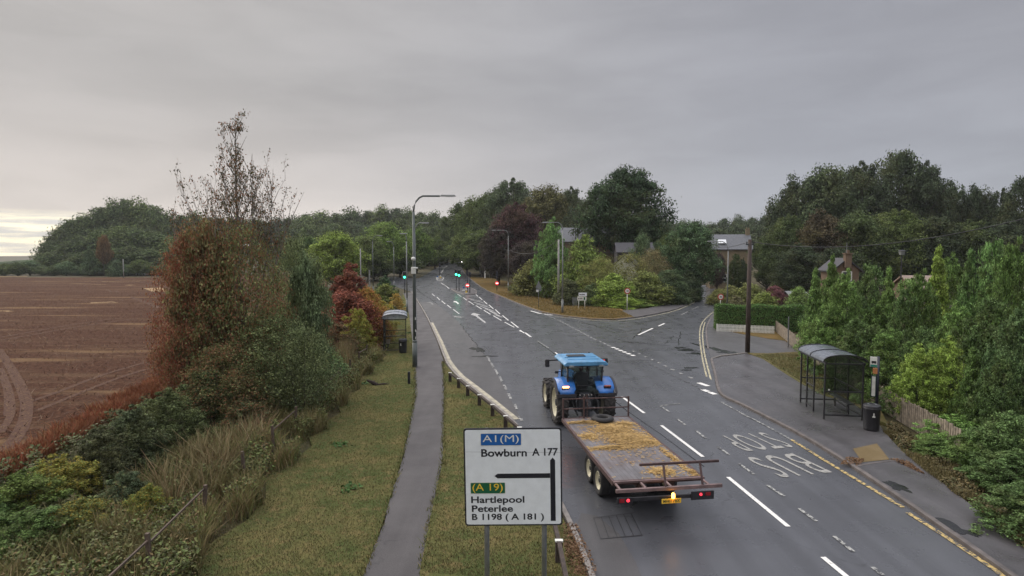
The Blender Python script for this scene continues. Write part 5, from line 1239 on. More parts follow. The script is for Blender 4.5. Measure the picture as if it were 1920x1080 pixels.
for i, (u, vt, w, D) in enumerate([(-20, 492, 90, 420), (20, 493, 70, 420), (50, 487, 60, 400), (72, 486, 50, 380), (5, 503, 80, 300), (45, 503, 70, 300), (75, 500, 50, 290)]):
    tpx(ff(i), u, 0, vt, w, BLG, 'hazy tree on the distant rise at the far left edge', D=D, group='trees of the distant left rise')
CW = 'trees of the far wood behind the left lamp columns'
for i, (u, vt, w, D) in enumerate([(520, 408, 70, 330), (545, 404, 60, 330), (575, 398, 60, 320), (602, 392, 60, 315), (632, 396, 60, 315), (660, 388, 60, 312), (688, 391, 56, 312), (716, 384, 56, 308), (742, 387, 56, 308), (766, 388, 50, 305), (790, 394, 50, 290), (814, 393, 50, 280), (835, 402, 46, 270), (400, 405, 80, 330), (440, 410, 80, 330), (480, 408, 80, 330),
                                   (540, 425, 70, 250), (580, 420, 70, 250), (625, 415, 70, 248), (668, 412, 66, 245), (705, 415, 66, 240), (745, 408, 60, 238), (780, 415, 60, 230), (812, 422, 56, 225), (838, 420, 50, 222)]):
    tpx(ff(i), u, 0, vt, w, random.choice((G1, G2, G1, G5)), 'dark tree of the far wood behind the left lamp columns', D=D, group=CW)
RW = 'trees lining the far bend of the main road'
for i, (u, vt, w, D) in enumerate([(690, 470, 60, 205), (720, 455, 60, 200), (760, 450, 60, 200), (795, 455, 50, 205), (822, 450, 46, 212), (848, 440, 50, 265), (862, 430, 50, 262), (770, 480, 50, 190), (800, 482, 40, 205), (735, 485, 60, 185), (650, 480, 70, 190), (885, 455, 40, 215), (905, 460, 50, 200)]):
    tpx(ff(i), u, 0, vt, w, random.choice((G1, G5, (.045, .04, .03))), 'dark tree lining the far bend of the main road', D=D, group=RW)
for i, (u, vt, w, D) in enumerate([(1250, 404, 50, 260), (1278, 411, 50, 260), (1305, 412, 50, 280), (1335, 415, 46, 290), (1360, 406, 46, 290), (1385, 403, 46, 285), (1412, 404, 46, 280), (1436, 400, 46, 280), (1345, 425, 60, 220), (1385, 420, 60, 215), (1420, 418, 60, 210), (1300, 428, 60, 210)]):
    tpx(ff(i), u, 0, vt, w, G5, 'distant dark tree on the skyline behind the stone house', D=D, group='skyline trees behind the stone house')
# middle-distance trees, left
tpx('oak0', 628, 0, 432, 118, G4, 'bright green round tree behind the red bush', D=112)
tpx('oak1', 575, 0, 440, 90, (.055, .08, .035), 'mid-green tree left of the bright green round tree', D=118)
tpx('oak1', 722, 0, 412, 110, (.07, .10, .03), 'large mid-green tree behind the slim lamp columns', D=150)
tpx('oak2', 780, 0, 424, 74, (.065, .095, .03), 'mid-green tree just right of the nearest lamp column', D=165)
tpx('oak0', 690, 0, 440, 80, G2, 'darker green tree between the pale pole and the large mid-green tree', D=135)
tpx('oak2', 815, 0, 440, 56, G2, 'narrow dark tree left of the far refuge', D=185)
tpx('oak2', 750, 0, 470, 80, G1, 'dark low tree behind the green left traffic light', D=150)
tpx('oak1', 700, 0, 478, 80, G1, 'dark low tree behind the pale stump-like post', D=140)
tpx('cone0', 722, 552, 514, 50, (.035, .058, .03), 'spreading dark conifer bush at the left road corner', cat='bush', name='conifer_bush')
# right of the road
for i, (u, vt, w, D, c, lab) in enumerate([
    (870, 372, 70, 200, G1, 'leftmost tall tree of the row right of the main road'), (905, 362, 80, 185, G2, 'tall leafy tree behind the dark green lamp column'), (960, 333, 92, 165, G5, 'tallest dark tree left of the brown-topped tree'),
    (925, 350, 60, 175, G1, 'slim-topped dark tree between its taller neighbours on the skyline'), (1022, 345, 84, 150, (.062, .058, .028), 'brown-green topped tree between the purple beech and the great beech'), (1072, 349, 62, 160, G5, 'thin-crowned tree showing sky gaps left of the great beech'),
    (875, 425, 60, 160, G2, 'mid-green tree overhanging the far right verge'), (905, 430, 70, 150, G2, 'leafy tree behind the pale pole on the far verge')]):
    tpx(('oak2', 'oak0', 'beech1')[i % 3], u, 0, vt, w*1.35, c, lab, D=D)
tpx('beech1', 968, 0, 378, 118, PUR, 'dark purple copper beech right of the tall verge lamp column', D=128)
tpx('oak0', 935, 0, 420, 80, (.032, .026, .026), 'dark purplish tree below the copper beech, behind the tall lamp column', D=125)
tpx('oak0', 990, 0, 450, 80, (.034, .026, .028), 'dusky purple-green tree at the foot of the copper beech', D=118)
tpx('beech0', 1172, 0, 309, 172, (.024, .038, .022), 'great dark beech with bare trunks standing highest at the centre', D=112, rz=.6)
tpx('oak2', 1080, 0, 385, 90, DK, 'dark tree filling the gap behind the slate roof', D=140)
tpx('oak1', 1225, 0, 400, 90, DK, 'dark tree behind the right shoulder of the great beech', D=135)
tpx('oak0', 1293, 0, 412, 118, (.036, .056, .032), 'rounded dark green tree overhanging the side road', D=92)
tpx('oak0', 1252, 0, 438, 70, G2, 'smaller dark green tree between the great beech and the rounded tree', D=98)
tpx('col0', 1034, 0, 405, 66, (.07, .115, .045), 'tall light green narrow tree behind the pale verge pole', D=95)
tpx('oak1', 1205, 0, 432, 50, BLG, 'small blue-green tree in front of the beech trunks', D=96)
MG = [(1095, 437, 96, 82, (.095, .125, .038), 'bush0', 'yellowish-green large shrub above the small direction sign'), (1000, 480, 80, 96, OLV, 'bush1', 'olive shrub at the left end of the dry verge'), (1045, 470, 80, 88, G2, 'bush2', 'dark green shrub behind the two verge poles'),
      (985, 505, 54, 100, (.055, .06, .03), 'bush0', 'dull brown-green shrub beside the verge lamp column'), (1130, 478, 96, 76, OLV, 'loose0', 'loose olive shrub in the middle of the verge planting'), (1180, 468, 90, 78, (.12, .115, .045), 'loose1', 'pale yellow-green feathery shrub under the great beech'),
      (1225, 462, 70, 80, (.09, .075, .045), 'loose0', 'brownish feathery shrub left of the rounded dark tree'), (1150, 510, 90, 72, (.10, .13, .035), 'bush0', 'bright green shrub behind the 40 speed sign'), (1215, 505, 90, 74, (.085, .095, .035), 'bush1', 'olive-green shrub right of the 40 speed sign'),
      (1255, 500, 80, 76, (.036, .05, .028), 'bush2', 'dark shrub by the short thin lamp column'), (1290, 505, 60, 80, (.03, .042, .026), 'bush0', 'dark ivy-like shrub at the side road bend'), (1065, 520, 60, 74, (.05, .055, .03), 'bush1', 'dull shrub directly behind the grey cabinet'),
      (1110, 530, 50, 72, (.045, .06, .03), 'bush0', 'small dark shrub right of the small direction sign'), (1168, 553, 66, 70, (.12, .16, .035), 'bush2', 'low bright ferny shrub at the foot of the 40 speed sign'), (1135, 548, 50, 71, (.10, .14, .035), 'bush1', 'low ferny shrub between the small direction sign and the 40 sign'),
      (1205, 558, 60, 72, (.085, .12, .035), 'bush0', 'low green shrub at the back of the side pavement'), (1250, 555, 60, 77, OLV, 'bush1', 'low olive shrub before the short thin lamp column'), (1285, 552, 40, 84, (.10, .09, .035), 'bush0', 'small straw-green bush at the side road corner')]
for u, vt, w, D, c, key, lab in MG:
    D += 8 if D < 90 else 4
    tpx(key, u, 0, vt, w*1.08, c, lab, D=D, cat='shrub', name='shrub')
tpx('col1', 1306, 0, 518, 24, (.02, .03, .02), 'dark clipped column of ivy at the side road bend', D=92, cat='shrub', name='shrub')
# garden planting right of the side road
for u, vt, w, D, c, key, lab in [(1394, 482, 26, 112, DK, 'col0', 'dark rounded evergreen against the stone house wall'), (1346, 472, 34, 112, (.035, .025, .028), 'oak0', 'dusky purple shrub in front of the stone house'), (1380, 470, 34, 109, G1, 'col1', 'clipped dark evergreen at the corner of the stone house'),
                                 (1368, 532, 60, 80, (.10, .10, .045), 'bush0', 'straw-green garden shrub behind the 30 speed sign'), (1410, 528, 70, 78, (.08, .085, .035), 'bush1', 'olive garden shrub behind the dark telegraph pole'), (1455, 532, 50, 78, (.085, .035, .045), 'bush2', 'reddish-purple garden shrub by the small shed'),
                                 (1345, 540, 40, 82, OLV, 'bush1', 'small olive bush at the mouth of the side road'), (1380, 552, 50, 66, (.06, .055, .035), 'bush0', 'low brownish bush just above the hedge top'), (1430, 545, 60, 68, (.10, .12, .04), 'bush1', 'yellow-green bush rising over the clipped hedge'), (1465, 505, 34, 98, G2, 'bush0', 'small dark bush at the foot of the thin distant pole'),
                                 (1500, 535, 50, 74, (.07, .10, .035), 'bush1', 'green bush above the garden shed')]:
    tpx(key, u, 0, vt, w, c, lab, D=D, cat='shrub', name='shrub')
# the big wood on the right
BW = [(1468, 372, 64, 125, DK, 'leftmost low crown of the big right-hand wood'), (1500, 322, 110, 118, DK, 'tall dark crown at the left shoulder of the big right-hand wood'), (1556, 306, 120, 115, G5, 'broad dark crown left of centre in the big wood'), (1618, 301, 120, 118, DK, 'broad dark crown at the centre of the big wood'),
      (1690, 273, 120, 120, G5, 'highest crown of the big right-hand wood'), (1738, 300, 100, 116, DK, 'dark crown on the right shoulder of the highest crown'), (1785, 335, 84, 118, G5, 'sloping crown where the big wood falls away to the right'), (1832, 344, 70, 112, DK, 'spiky dark crown next to the sky gap on the right'),
      (1880, 352, 80, 110, G5, 'lower dark crown right of the sky gap'), (1925, 322, 90, 100, DK, 'dark crown cut off by the right edge of the view'), (1480, 400, 90, 104, G1, 'lower dark tree behind the thin distant pole'), (1545, 390, 110, 100, (.045, .035, .025), 'brown-tinged lower tree of the big wood'),
      (1610, 395, 120, 98, G1, 'lower green tree behind the aerial of the brown house'), (1680, 390, 120, 98, G2, 'lower tree behind the garden lantern'), (1750, 400, 110, 96, DK, 'lower dark tree above the pink-brown roof'), (1820, 410, 110, 94, G1, 'lower dark tree behind the tallest saplings'), (1890, 410, 110, 90, DK, 'lower dark tree near the right edge'),
      (1440, 440, 60, 110, G1, 'small dark tree right of the stone house'), (1500, 455, 90, 92, DK, 'dark underwood tree above the orange garden fence'), (1570, 460, 90, 88, DK, 'dark underwood tree behind the brown house gable')]
for i, (u, vt, w, D, c, lab) in enumerate(BW): tpx(('beech1', 'oak2', 'oak0', 'beech1', 'oak1')[i % 5], u, 0, vt, w*1.12, c, lab, D=D)
# ---- saplings and shrubs of the near right bank ---------------------------------------
SG, SY, SD = (.062, .096, .034), (.105, .140, .038), (.046, .070, .030)
NR = [(1530, 492, 62, 40, SG, 'spire1', 'leafy sapling rising at the left end of the right bank'), (1562, 466, 60, 42, SG, 'spire1', 'thin-topped sapling just left of the brown house gable'), (1585, 500, 80, 34, SG, 'col0', 'dense sapling directly behind the bus shelter roof'), (1632, 478, 80, 36, SD, 'col1', 'dark sapling hiding the brown house'),
      (1668, 488, 70, 33, SG, 'spire1', 'sapling left of the garden lantern'), (1700, 530, 70, 30, SD, 'col0', 'sapling below the garden lantern'), (1762, 446, 84, 34, SY, 'spire1', 'tallest bright yellow-green pointed sapling on the right bank'), (1790, 470, 76, 36, SG, 'col0', 'sapling right of the tallest pointed one'),
      (1822, 452, 80, 34, (.06, .10, .04), 'spire1', 'willowy sapling with feathery top'), (1868, 428, 90, 32, (.06, .10, .04), 'col1', 'tall feathery sapling near the right edge'), (1905, 440, 90, 27, SG, 'col0', 'tall dark sapling against the right edge'), (1550, 570, 90, 34, SG, 'rag1', 'dense leafy bush behind the left half of the bus shelter'),
      (1610, 590, 110, 29, SD, 'rag2', 'dark leafy bush behind the bus stop pole'), (1670, 610, 100, 27, SG, 'rag0', 'leafy bush above the board fence right of the stop pole'), (1735, 600, 90, 28, SD, 'col1', 'dark sapling behind the bright fence sapling'), (1800, 560, 100, 26, SG, 'col0', 'sapling with upright shoots at mid height'),
      (1860, 540, 110, 24, SD, 'col1', 'dark sapling filling the right middle of the bank'), (1915, 560, 110, 21, (.045, .07, .035), 'col0', 'nearest tall sapling at the right edge'), (1727, 640, 84, 24.3, SY, 'rag1', 'bright yellow-green sapling leaning over the board fence'), (1778, 625, 84, 24, SY, 'rag1', 'bright sapling with spiky shoots right of the fence end'),
      (1825, 640, 76, 22.5, SG, 'spire1', 'mid-green sapling right of the bright spiky one'), (1880, 650, 90, 20.5, SD, 'col1', 'dark leafy shrub near the lower right edge'), (1800, 775, 120, 21, (.07, .115, .036), 'rag1', 'rounded bright green bush at the end of the board fence'), (1760, 815, 90, 20.4, SG, 'rag2', 'low bush spilling over the end of the fence'),
      (1850, 800, 120, 18.6, SG, 'col0', 'green bramble bush below the rounded bright bush'), (1900, 760, 130, 18, SD, 'col1', 'dark bush at the lower right edge'), (1905, 840, 150, 16.8, (.04, .062, .026), 'col0', 'dark low bush by the pavement at lower right'), (1950, 900, 170, 14.2, SD, 'rag0', 'dark bush cut off by the lower right corner'), (1645, 560, 80, 33, SG, 'col0', 'sapling between the brown house and the lantern post'), (1535, 560, 60, 50, (.05, .08, .035), 'rag1', 'leafy bush between the hedge and the first saplings'), (1730, 500, 70, 30, SG, 'col0', 'slim sapling in front of the pink-brown roof'), (1712, 508, 80, 40, SG, 'col1', 'leafy sapling screening the pink-brown roof'), (1562, 500, 70, 47, SG, 'rag1', 'leafy sapling screening the brown house wall'), (1690, 700, 70, 25.3, SD, 'rag2', 'dark bush just behind the board fence')]
for u, vt, w, D, c, key, lab in NR: tpx(key, u, 0, vt, w*1.12, c, lab, D=D, cat='sapling' if 'sapling' in lab else 'bush', name='sapling' if 'sapling' in lab else 'bush')
# clipped hedge -----------------------------------------------------------------------------
def hedge(a, b, dep, h, label, col, n=26000, leaf=.055):
    a = Vector(a); b = Vector(b); L = (b-a).length; ang = math.atan2(b.y-a.y, b.x-a.x); rs = np.random.RandomState(5)
    t = thing('clipped_hedge', a, ang, label, 'hedge')
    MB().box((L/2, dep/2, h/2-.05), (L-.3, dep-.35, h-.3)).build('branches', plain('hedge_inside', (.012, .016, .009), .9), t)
    face = rs.choice(4, n, p=[.36, .40, .12, .12]); u = rs.rand(n); v = rs.rand(n); P = np.zeros((n, 3)); N_ = np.zeros((n, 3)); j = rs.normal(size=n)*.05
    for i in range(n):
        f = face[i]
        if f == 0: P[i] = (u[i]*L, -.0+j[i], v[i]*h); N_[i] = (0, -1, .3)
        elif f == 1: P[i] = (u[i]*L, v[i]*dep, h+j[i]+.07*math.sin(u[i]*L*2)); N_[i] = (0, 0, 1)
        elif f == 2: P[i] = (j[i], u[i]*dep, v[i]*h); N_[i] = (-1, 0, .3)
        else: P[i] = (L+j[i], u[i]*dep, v[i]*h); N_[i] = (1, 0, .3)
    N_ += rs.normal(size=(n, 3))*.45; N_ /= np.linalg.norm(N_, axis=1)[:, None]; A = np.cross(N_, rs.normal(size=(n, 3))); A /= np.linalg.norm(A, axis=1)[:, None]; B = np.cross(N_, A); s = leaf*(.6+.8*rs.rand(n))[:, None]
    V = np.stack([P-A*s, P-B*s*.6, P+A*s, P+B*s*.6], 1).reshape(-1, 3); o = link('foliage', np_mesh('foliage', V, np.arange(4*n).reshape(-1, 4)), LEAF, t); o.color = (*col, 1)
hedge(G(1344, 619), G(1516, 623), 1.6, 2.25, 'dense green clipped hedge with bright top above the white picket panel', (.10, .19, .055))
# ============================================================ LEFT BANK
random.seed(5)
def birch():
    """tall half-bare tree: dense brownish crown low down, thin ascending branches with few leaves above"""
    p = Vector((-12.6, 27.0, 0)); Ht = AT(432, 205, 27).z-.75; t = thing('half_bare_tree', p, 0, 'tall half-bare tree with thin upright twigs rising above the left bushes', 'tree')
    rs = random.Random(3); m = MB(); tips = []
    m.tube([(0, 0, 0), (.05, 0, 4), (-.02, .05, 8), (.03, 0, Ht)], [.13, .09, .05, .01], 8)
    def br(b, d, L, r, dep):
        pts = [b]; q_ = b.copy(); dd = d.copy(); n = 5
        for i in range(n):
            dd = (dd+Vector((rs.uniform(-.12, .12), rs.uniform(-.12, .12), .10))).normalized(); q_ = q_+dd*L/n; pts.append(q_.copy())
            if dep < 3 and i > 0 and not (b.z > 7.5 and rs.random() < .5):
                for _ in range(2 if dep == 0 else 1 if dep == 1 else (i % 2)):
                    a = rs.uniform(0, 6.28); s = Vector((math.cos(a), math.sin(a), rs.uniform(.3, 1.1))).normalized()
                    br(q_.copy(), (dd*.9+s*.75).normalized(), L*rs.uniform(.28, .48), r*.45, dep+1)
            if dep > 0: tips.append((q_.copy(), dd.copy()))
        m.tube(pts, [max(.006, r*(1-i/(n+.5))) for i in range(n+1)], 4 if dep < 2 else 3, cap=False)
    for i in range(34):
        z = 4.6+i*.235+rs.uniform(-.1, .1); a = i*2.4; out = .7 if z < 6 else .58
        L = max(1.15, (Ht-z)*.42) if z > 6 else 4.2
        br(Vector((0, 0, z)), Vector((math.cos(a)*out, math.sin(a)*out, 1)).normalized(), min(4.8, L, (Ht-z)*.85+.25), .026 if z < 7 else .026, 0)
    # side leaders
    for ox, oy, top in ((-2.6, .1, 8.1), (1.35, .4, 11.0), (-.9, -.3, 9.4), (2.1, .2, 9.2), (-1.9, .5, 8.4), (.6, .2, 11.6)):
        m.tube([(0, 0, 2.5), (ox*.6, oy, 5), (ox, oy, 8), (ox*1.15, oy, top)], [.035, .028, .018, .005], 6)
        for i in range(10):
            z = 5.5+i*(top-6)/10; a = rs.uniform(0, 6.28); br(Vector((ox*(.65+.05*i), oy, z)), Vector((math.cos(a)*.5, math.sin(a)*.5, 1)).normalized(), 1.7, .022, 1)
    m.build('trunk', plain('grey_twig_bark', (.17, .15, .13), .9, var=.3), t)
    V = []; R_ = np.random.RandomState(8)
    for q_, dd in tips:
        for _ in range(2):
            if R_.rand() < (.35 if q_.z < 8.5 else .5): continue
            c = np.array(q_)+R_.normal(size=3)*.10; a = R_.normal(size=3)*.4+np.array([0, 0, -.6]); a /= np.linalg.norm(a); b = np.cross(a, R_.normal(size=3)); b /= np.linalg.norm(b); s = R_.uniform(.035, .075)
            V += [c-a*s, c-b*s*.4, c+a*s, c+b*s*.4]
    V = np.array(V); o = link('leaves', np_mesh('leaves', V, np.arange(len(V)).reshape(-1, 4)), LEAFB, t); o.color = (.075, .068, .032, 1)
birch()
def lt(key, x, y, w, h, col, label, mat=None, name='tree', cat='tree', **k): return tree(key, x, y, 0, w, h, col, label, cat, name, None, mat, **k)
def lpx(key, u, vt, wpx, D, col, label, mat=None, name='bush', cat='bush'):
    q_ = AT(u, vt, D); return tree(key, q_.x, D, key[0] in 'br' and -.3 or 0, wpx*D/FPX*(1.3 if key[0] in 'br' else 1.12), q_.z+(.3 if key[0] in 'br' else 0), col, label, cat, name, None, mat)
lpx('oak0', 380, 405, 130, 25.5, (.085, .075, .040), 'red-brown tree with many fine twigs, left part of the big left clump', LEAFB, 'tree', 'tree')
lpx('loose0', 338, 425, 125, 24.8, (.10, .05, .032), 'reddest tree on the left side of the big left clump', LEAFR, 'tree', 'tree')
lpx('loose1', 455, 392, 170, 25.2, (.082, .088, .042), 'brown-olive tree at the middle of the big left clump', LEAFB, 'tree', 'tree')
lpx('loose0', 545, 425, 130, 30, (.066, .076, .042), 'grey-green willow at the right side of the big left clump', None, 'willow', 'tree')
lpx('oak0', 575, 470, 90, 28, (.058, .074, .044), 'small blue-green willow bush at the right tip of the big left clump', None, 'willow', 'tree')
lpx('loose0', 420, 520, 210, 26, (.065, .075, .036), 'broad olive bush under the half-bare tree', LEAFB)
lpx('loose1', 500, 575, 230, 25, (.052, .060, .030), 'dark green rounded bush at the foot of the big left clump')
lpx('loose0', 565, 600, 150, 24.6, (.056, .066, .036), 'grey-green bush leaning towards the rail fence')
lpx('loose1', 425, 630, 170, 23.5, (.062, .060, .030), 'green-brown bush on the field side of the big left clump', LEAFB)
lpx('loose0', 330, 600, 90, 27, (.10, .05, .03), 'sparse red-twigged bush at the field edge below the reddest tree', LEAFR)
lpx('cone0', 655, 488, 150, 47, (.10, .036, .030), 'vivid red pointed bush right of the big left clump', LEAFR)
lpx('bush2', 650, 535, 130, 45, (.10, .036, .028), 'spreading red bush at the foot of the pointed red one', LEAFR)
lpx('bush2', 690, 530, 80, 46.5, (.19, .085, .036), 'orange-red bush left of the yellow shrubs', LEAFY)
lpx('rag1', 705, 552, 70, 52, (.17, .15, .035), 'yellow-green bush behind the left bus shelter', LEAFY)
lpx('rag0', 668, 575, 62, 42, (.13, .14, .035), 'large yellow-green bush left of the left bus shelter', LEAFY)
lpx('rag0', 742, 548, 32, 68, (.20, .13, .05), 'dry orange-brown bush beside the path near the junction', LEAFY)
lpx('rag0', 630, 600, 80, 38, (.065, .055, .035), 'brownish thicket below the red bushes', LEAFB)
lpx('rag1', 660, 615, 50, 38.5, (.06, .075, .03), 'low green thicket beside the left bus shelter', LEAFB)
lpx('bush1', 720, 530, 50, 80, (.08, .09, .03), 'olive bush under the dark conifer at the left corner')
lpx('bush1', 605, 640, 80, 31, (.055, .085, .042), 'low green bush with upright leaves by the rail fence')
# low hedge bank between fence and field
for u, vt, w, D, c, key, mat, lab in [(385, 690, 130, 23, (.042, .052, .026), 'rag0', None, 'dark low bush at the right end of the hedge bank'), (310, 725, 130, 20.5, (.042, .050, .025), 'rag1', None, 'dark leafy bush in the middle of the hedge bank'), (245, 760, 120, 18.5, (.042, .050, .030), 'rag2', None, 'blue-grey bush in the hedge bank'),
                                      (190, 795, 110, 17, (.044, .046, .028), 'rag0', None, 'dark twiggy bush between the blue-grey and yellow bushes'), (110, 850, 140, 15.6, (.10, .105, .03), 'rag1', LEAFY, 'yellow-leaved bush at the left end of the hedge bank'), (40, 880, 160, 14.6, (.060, .082, .026), 'rag2', None, 'bright green bush at the left edge of the view'),
                                      (60, 950, 160, 13.2, (.044, .066, .024), 'rag0', None, 'green bush below the bright one at the left edge'), (150, 930, 130, 14, (.060, .075, .03), 'rag1', LEAFY, 'mottled bush below the yellow-leaved one'), (-40, 930, 160, 13.6, (.042, .064, .025), 'rag2', None, 'green bush cut off by the left edge'),
                                      (235, 880, 100, 15.2, (.035, .045, .028), 'rag0', None, 'dark bramble clump below the blue-grey bush'), (275, 905, 90, 14.6, (.07, .09, .03), 'rag1', LEAFY, 'broad-leaved bright weed clump near the rail fence'), (455, 745, 90, 22, (.045, .055, .03), 'rag2', LEAFB, 'dull bush behind the tall reddish grasses')]:
    lpx(key, u, vt, w, D, c, lab, mat)
# ============================================================ GROUND COVER (uncountable)
def blades(name, pts, hgt, wid, cols, label, cat='grass', lean=.35, z=0., seg2=True, rough=.8):
    P = np.asarray(pts, dtype=float); n = len(P); rs = np.random.RandomState(len(name)+n)
    h = hgt*(.5+rs.rand(n)); w = wid*(.6+.8*rs.rand(n)); a = rs.rand(n)*6.283; ln = rs.normal(size=(n, 2))*lean*h[:, None]
    sx, sy = np.cos(a)*w/2, np.sin(a)*w/2; b = P.copy(); b[:, 2] += z
    v0 = b+np.stack([-sx, -sy, np.zeros(n)], 1); v1 = b+np.stack([sx, sy, np.zeros(n)], 1)
    mid = b+np.stack([ln[:, 0]*.4, ln[:, 1]*.4, h*.6], 1); v2 = mid+np.stack([sx, sy, np.zeros(n)], 1)*.8; v3 = mid-np.stack([sx, sy, np.zeros(n)], 1)*.8
    top = b+np.stack([ln[:, 0], ln[:, 1], h], 1); s_ = np.stack([sx, sy, np.zeros(n)], 1)*.15
    V = np.stack([v0, v1, v2, v3, top+s_, top-s_], 1).reshape(-1, 3); i = np.arange(n)[:, None]*6
    F = np.concatenate([i+np.array([0, 1, 2, 3]), i+np.array([3, 2, 4, 5])], 1).reshape(-1, 4)
    o = link(name, np_mesh(name, V, F), bladem(name+'_colours', cols, rough)); return tag(o, label, cat, kind='stuff')
def leaves(name, pts, hgt, size, cols, label, cat='weeds'):
    P = np.asarray(pts, dtype=float); m = len(P); rs = np.random.RandomState(m); P[:, 2] += rs.rand(m)**1.3*hgt
    nr = rs.normal(size=(m, 3))*.7+np.array([0, 0, 1.]); nr /= np.linalg.norm(nr, axis=1)[:, None]; a = np.cross(nr, rs.normal(size=(m, 3))); a /= np.linalg.norm(a, axis=1)[:, None]; b = np.cross(nr, a); s = size*(.5+rs.rand(m))[:, None]
    V = np.stack([P-a*s, P-b*s*.55, P+a*s, P+b*s*.55], 1).reshape(-1, 3); o = link(name, np_mesh(name, V, np.arange(4*m).reshape(-1, 4)), bladem(name+'_colours', cols)); return tag(o, label, cat, kind='stuff')
def inside(poly, x, y):
    c = False; n = len(poly)
    for i in range(n):
        a, b = poly[i], poly[i-1]
        if (a[1] > y) != (b[1] > y) and x < (b[0]-a[0])*(y-a[1])/(b[1]-a[1])+a[0]: c = not c
    return c
def scatter(poly, n, clump=0, seed=1, z=0., dens=None):
    rs = random.Random(seed); xs = [p[0] for p in poly]; ys = [p[1] for p in poly]; out = []; cs = [(rs.uniform(min(xs), max(xs)), rs.uniform(min(ys), max(ys))) for _ in range(clump)]
    while len(out) < n:
        if clump: c = rs.choice(cs); x, y = rs.gauss(c[0], .16), rs.gauss(c[1], .16)
        else: x = rs.uniform(min(xs), max(xs)); y = min(ys)+(max(ys)-min(ys))*rs.random()**1.6
        if inside(poly, x, y): out.append((x, y, z))
    return out
GC = [(.10, .13, .042), (.13, .14, .05), (.20, .17, .075), (.27, .21, .11), (.09, .12, .038), (.16, .14, .06), (.24, .17, .085)]
LV = [(p.x+.04, p.y) for p in px(PL[1:7])]; LV = [(p[0], p[1]) for p in LV]
vpoly = [(-2.9, 11.2)]+[(p.x-.05, p.y) for p in px(PL[1:8])]+[(fx(40)+.6, 40)]+[(fx(D)+.5, D) for D in (34, 28, 22, 17, 13, 11)]
blades('short_grass', scatter(vpoly, 60000, 0, 3, .06), .035, .014, GC, 'short patchy mown grass between the path and the rail fence')
kp = [(p.x+.05, p.y) for p in px(PR[1:])]+[(p.x-.25, p.y) for p in lkw[6:-1]]+[(1.4, 12)]
blades('short_grass', scatter(kp, 22000, 0, 4, .08), .04, .015, GC[:3]+GC[:2], 'short green grass strip between the path and the kerb')
# tufts growing over the path edges
eg = []
for E_ in (px(PL[:8]), px(PR)):
    for p in resample(E_, .03):
        if p.y < 45 and random.random() < .8:
            for _ in range(2): eg.append((p.x+random.gauss(0, .05), p.y+random.uniform(-.05, .05), .07))
blades('path_edge_grass', eg, .085, .02, [(.11, .14, .04), (.16, .15, .055), (.24, .18, .08), (.08, .11, .03)], 'ragged tufts of grass creeping over both edges of the path', lean=.6)
# rough weeds either side of the old fence
wp = [(fx(D)+.75+.35*math.sin(D*1.7), D) for D in np.arange(9, 41, 1.)]+[(-9.5, 41), (-10.8, 33), (-10.9, 26), (-10.9, 20), (-11.2, 14), (-10.4, 9)]
blades('rough_grass', scatter(wp, 34000, 330, 5), .62, .020, [(.24, .18, .08), (.32, .24, .12), (.18, .19, .06), (.22, .14, .08), (.14, .18, .05), (.16, .20, .06), (.36, .28, .15)], 'tall rough weeds and dead grass around the old rail fence')
leaves('low_weeds', scatter(wp, 90000, 300, 6), .75, .042, [(.12, .18, .05), (.16, .22, .06), (.22, .13, .06), (.18, .19, .06), (.06, .05, .03), (.035, .05, .022)], 'leafy brambles and docks under the old rail fence')
tall = [(AT(u, 850, D).x, D) for u, D in ((270, 15.6), (350, 18.4), (430, 20.6), (500, 23), (500, 20.5), (440, 18), (400, 16), (320, 14.6))]
blades('tall_grass', scatter(tall, 1700, 60, 7), .95, .026, [(.34, .24, .13), (.26, .15, .09), (.36, .30, .17), (.20, .17, .07), (.16, .19, .07)], 'tall reddish-brown dead grasses at the foot of the left bank', lean=.34)
blades('tall_grass', scatter([(-10.4, 33), (-9.4, 33), (-9.8, 38), (-11.0, 38)], 1500, 10, 8), 1.2, .03, [(.40, .28, .10), (.30, .2, .08), (.2, .17, .05)], 'golden tall grass clump below the left bus shelter', lean=.12)
rw = [(-15.0, 12), (-15.9, 19), (-17.0, 26), (-18.0, 33), (-19.6, 33.5), (-18.6, 26), (-17.1, 19), (-16.1, 12)]
blades('red_weeds', scatter(rw, 26000, 300, 9), .4, .03, [(.34, .085, .045), (.26, .07, .04), (.36, .17, .07), (.20, .08, .045), (.32, .22, .10)], 'red and rust coloured weeds along the edge of the ploughed field')
rw2 = [(-18.0, 33), (-19.6, 33.5), (-23, 48), (-31, 75), (-27, 76), (-20.4, 48)]
blades('red_weeds', scatter(rw2, 16000, 160, 10), .6, .05, [(.24, .10, .04), (.20, .06, .03), (.14, .11, .04), (.30, .2, .09)], 'rust and straw weeds along the far part of the field edge')
mid = [(-15.0, 10), (-16.6, 26), (-18.0, 36), (-22, 60), (-17, 60), (-11, 45), (-10.6, 30), (-10.8, 20), (-11., 10)]
leaves('undergrowth', scatter(mid, 70000, 500, 11), .8, .055, [(.12, .17, .055), (.085, .13, .05), (.16, .11, .06), (.14, .16, .05), (.09, .085, .045)], 'dark mixed undergrowth of the left bank between fence and field')
mid2 = [(-22, 60), (-17, 60), (-11, 45), (-10, 41), (-9.6, 46), (-13.6, 70), (-20.4, 106), (-34, 108)]
leaves('undergrowth', scatter(mid2, 22000, 240, 12), 1.3, .11, [(.09, .09, .03), (.05, .06, .025), (.16, .10, .04), (.12, .12, .04)], 'mixed scrub of the left bank beyond the bus shelter')
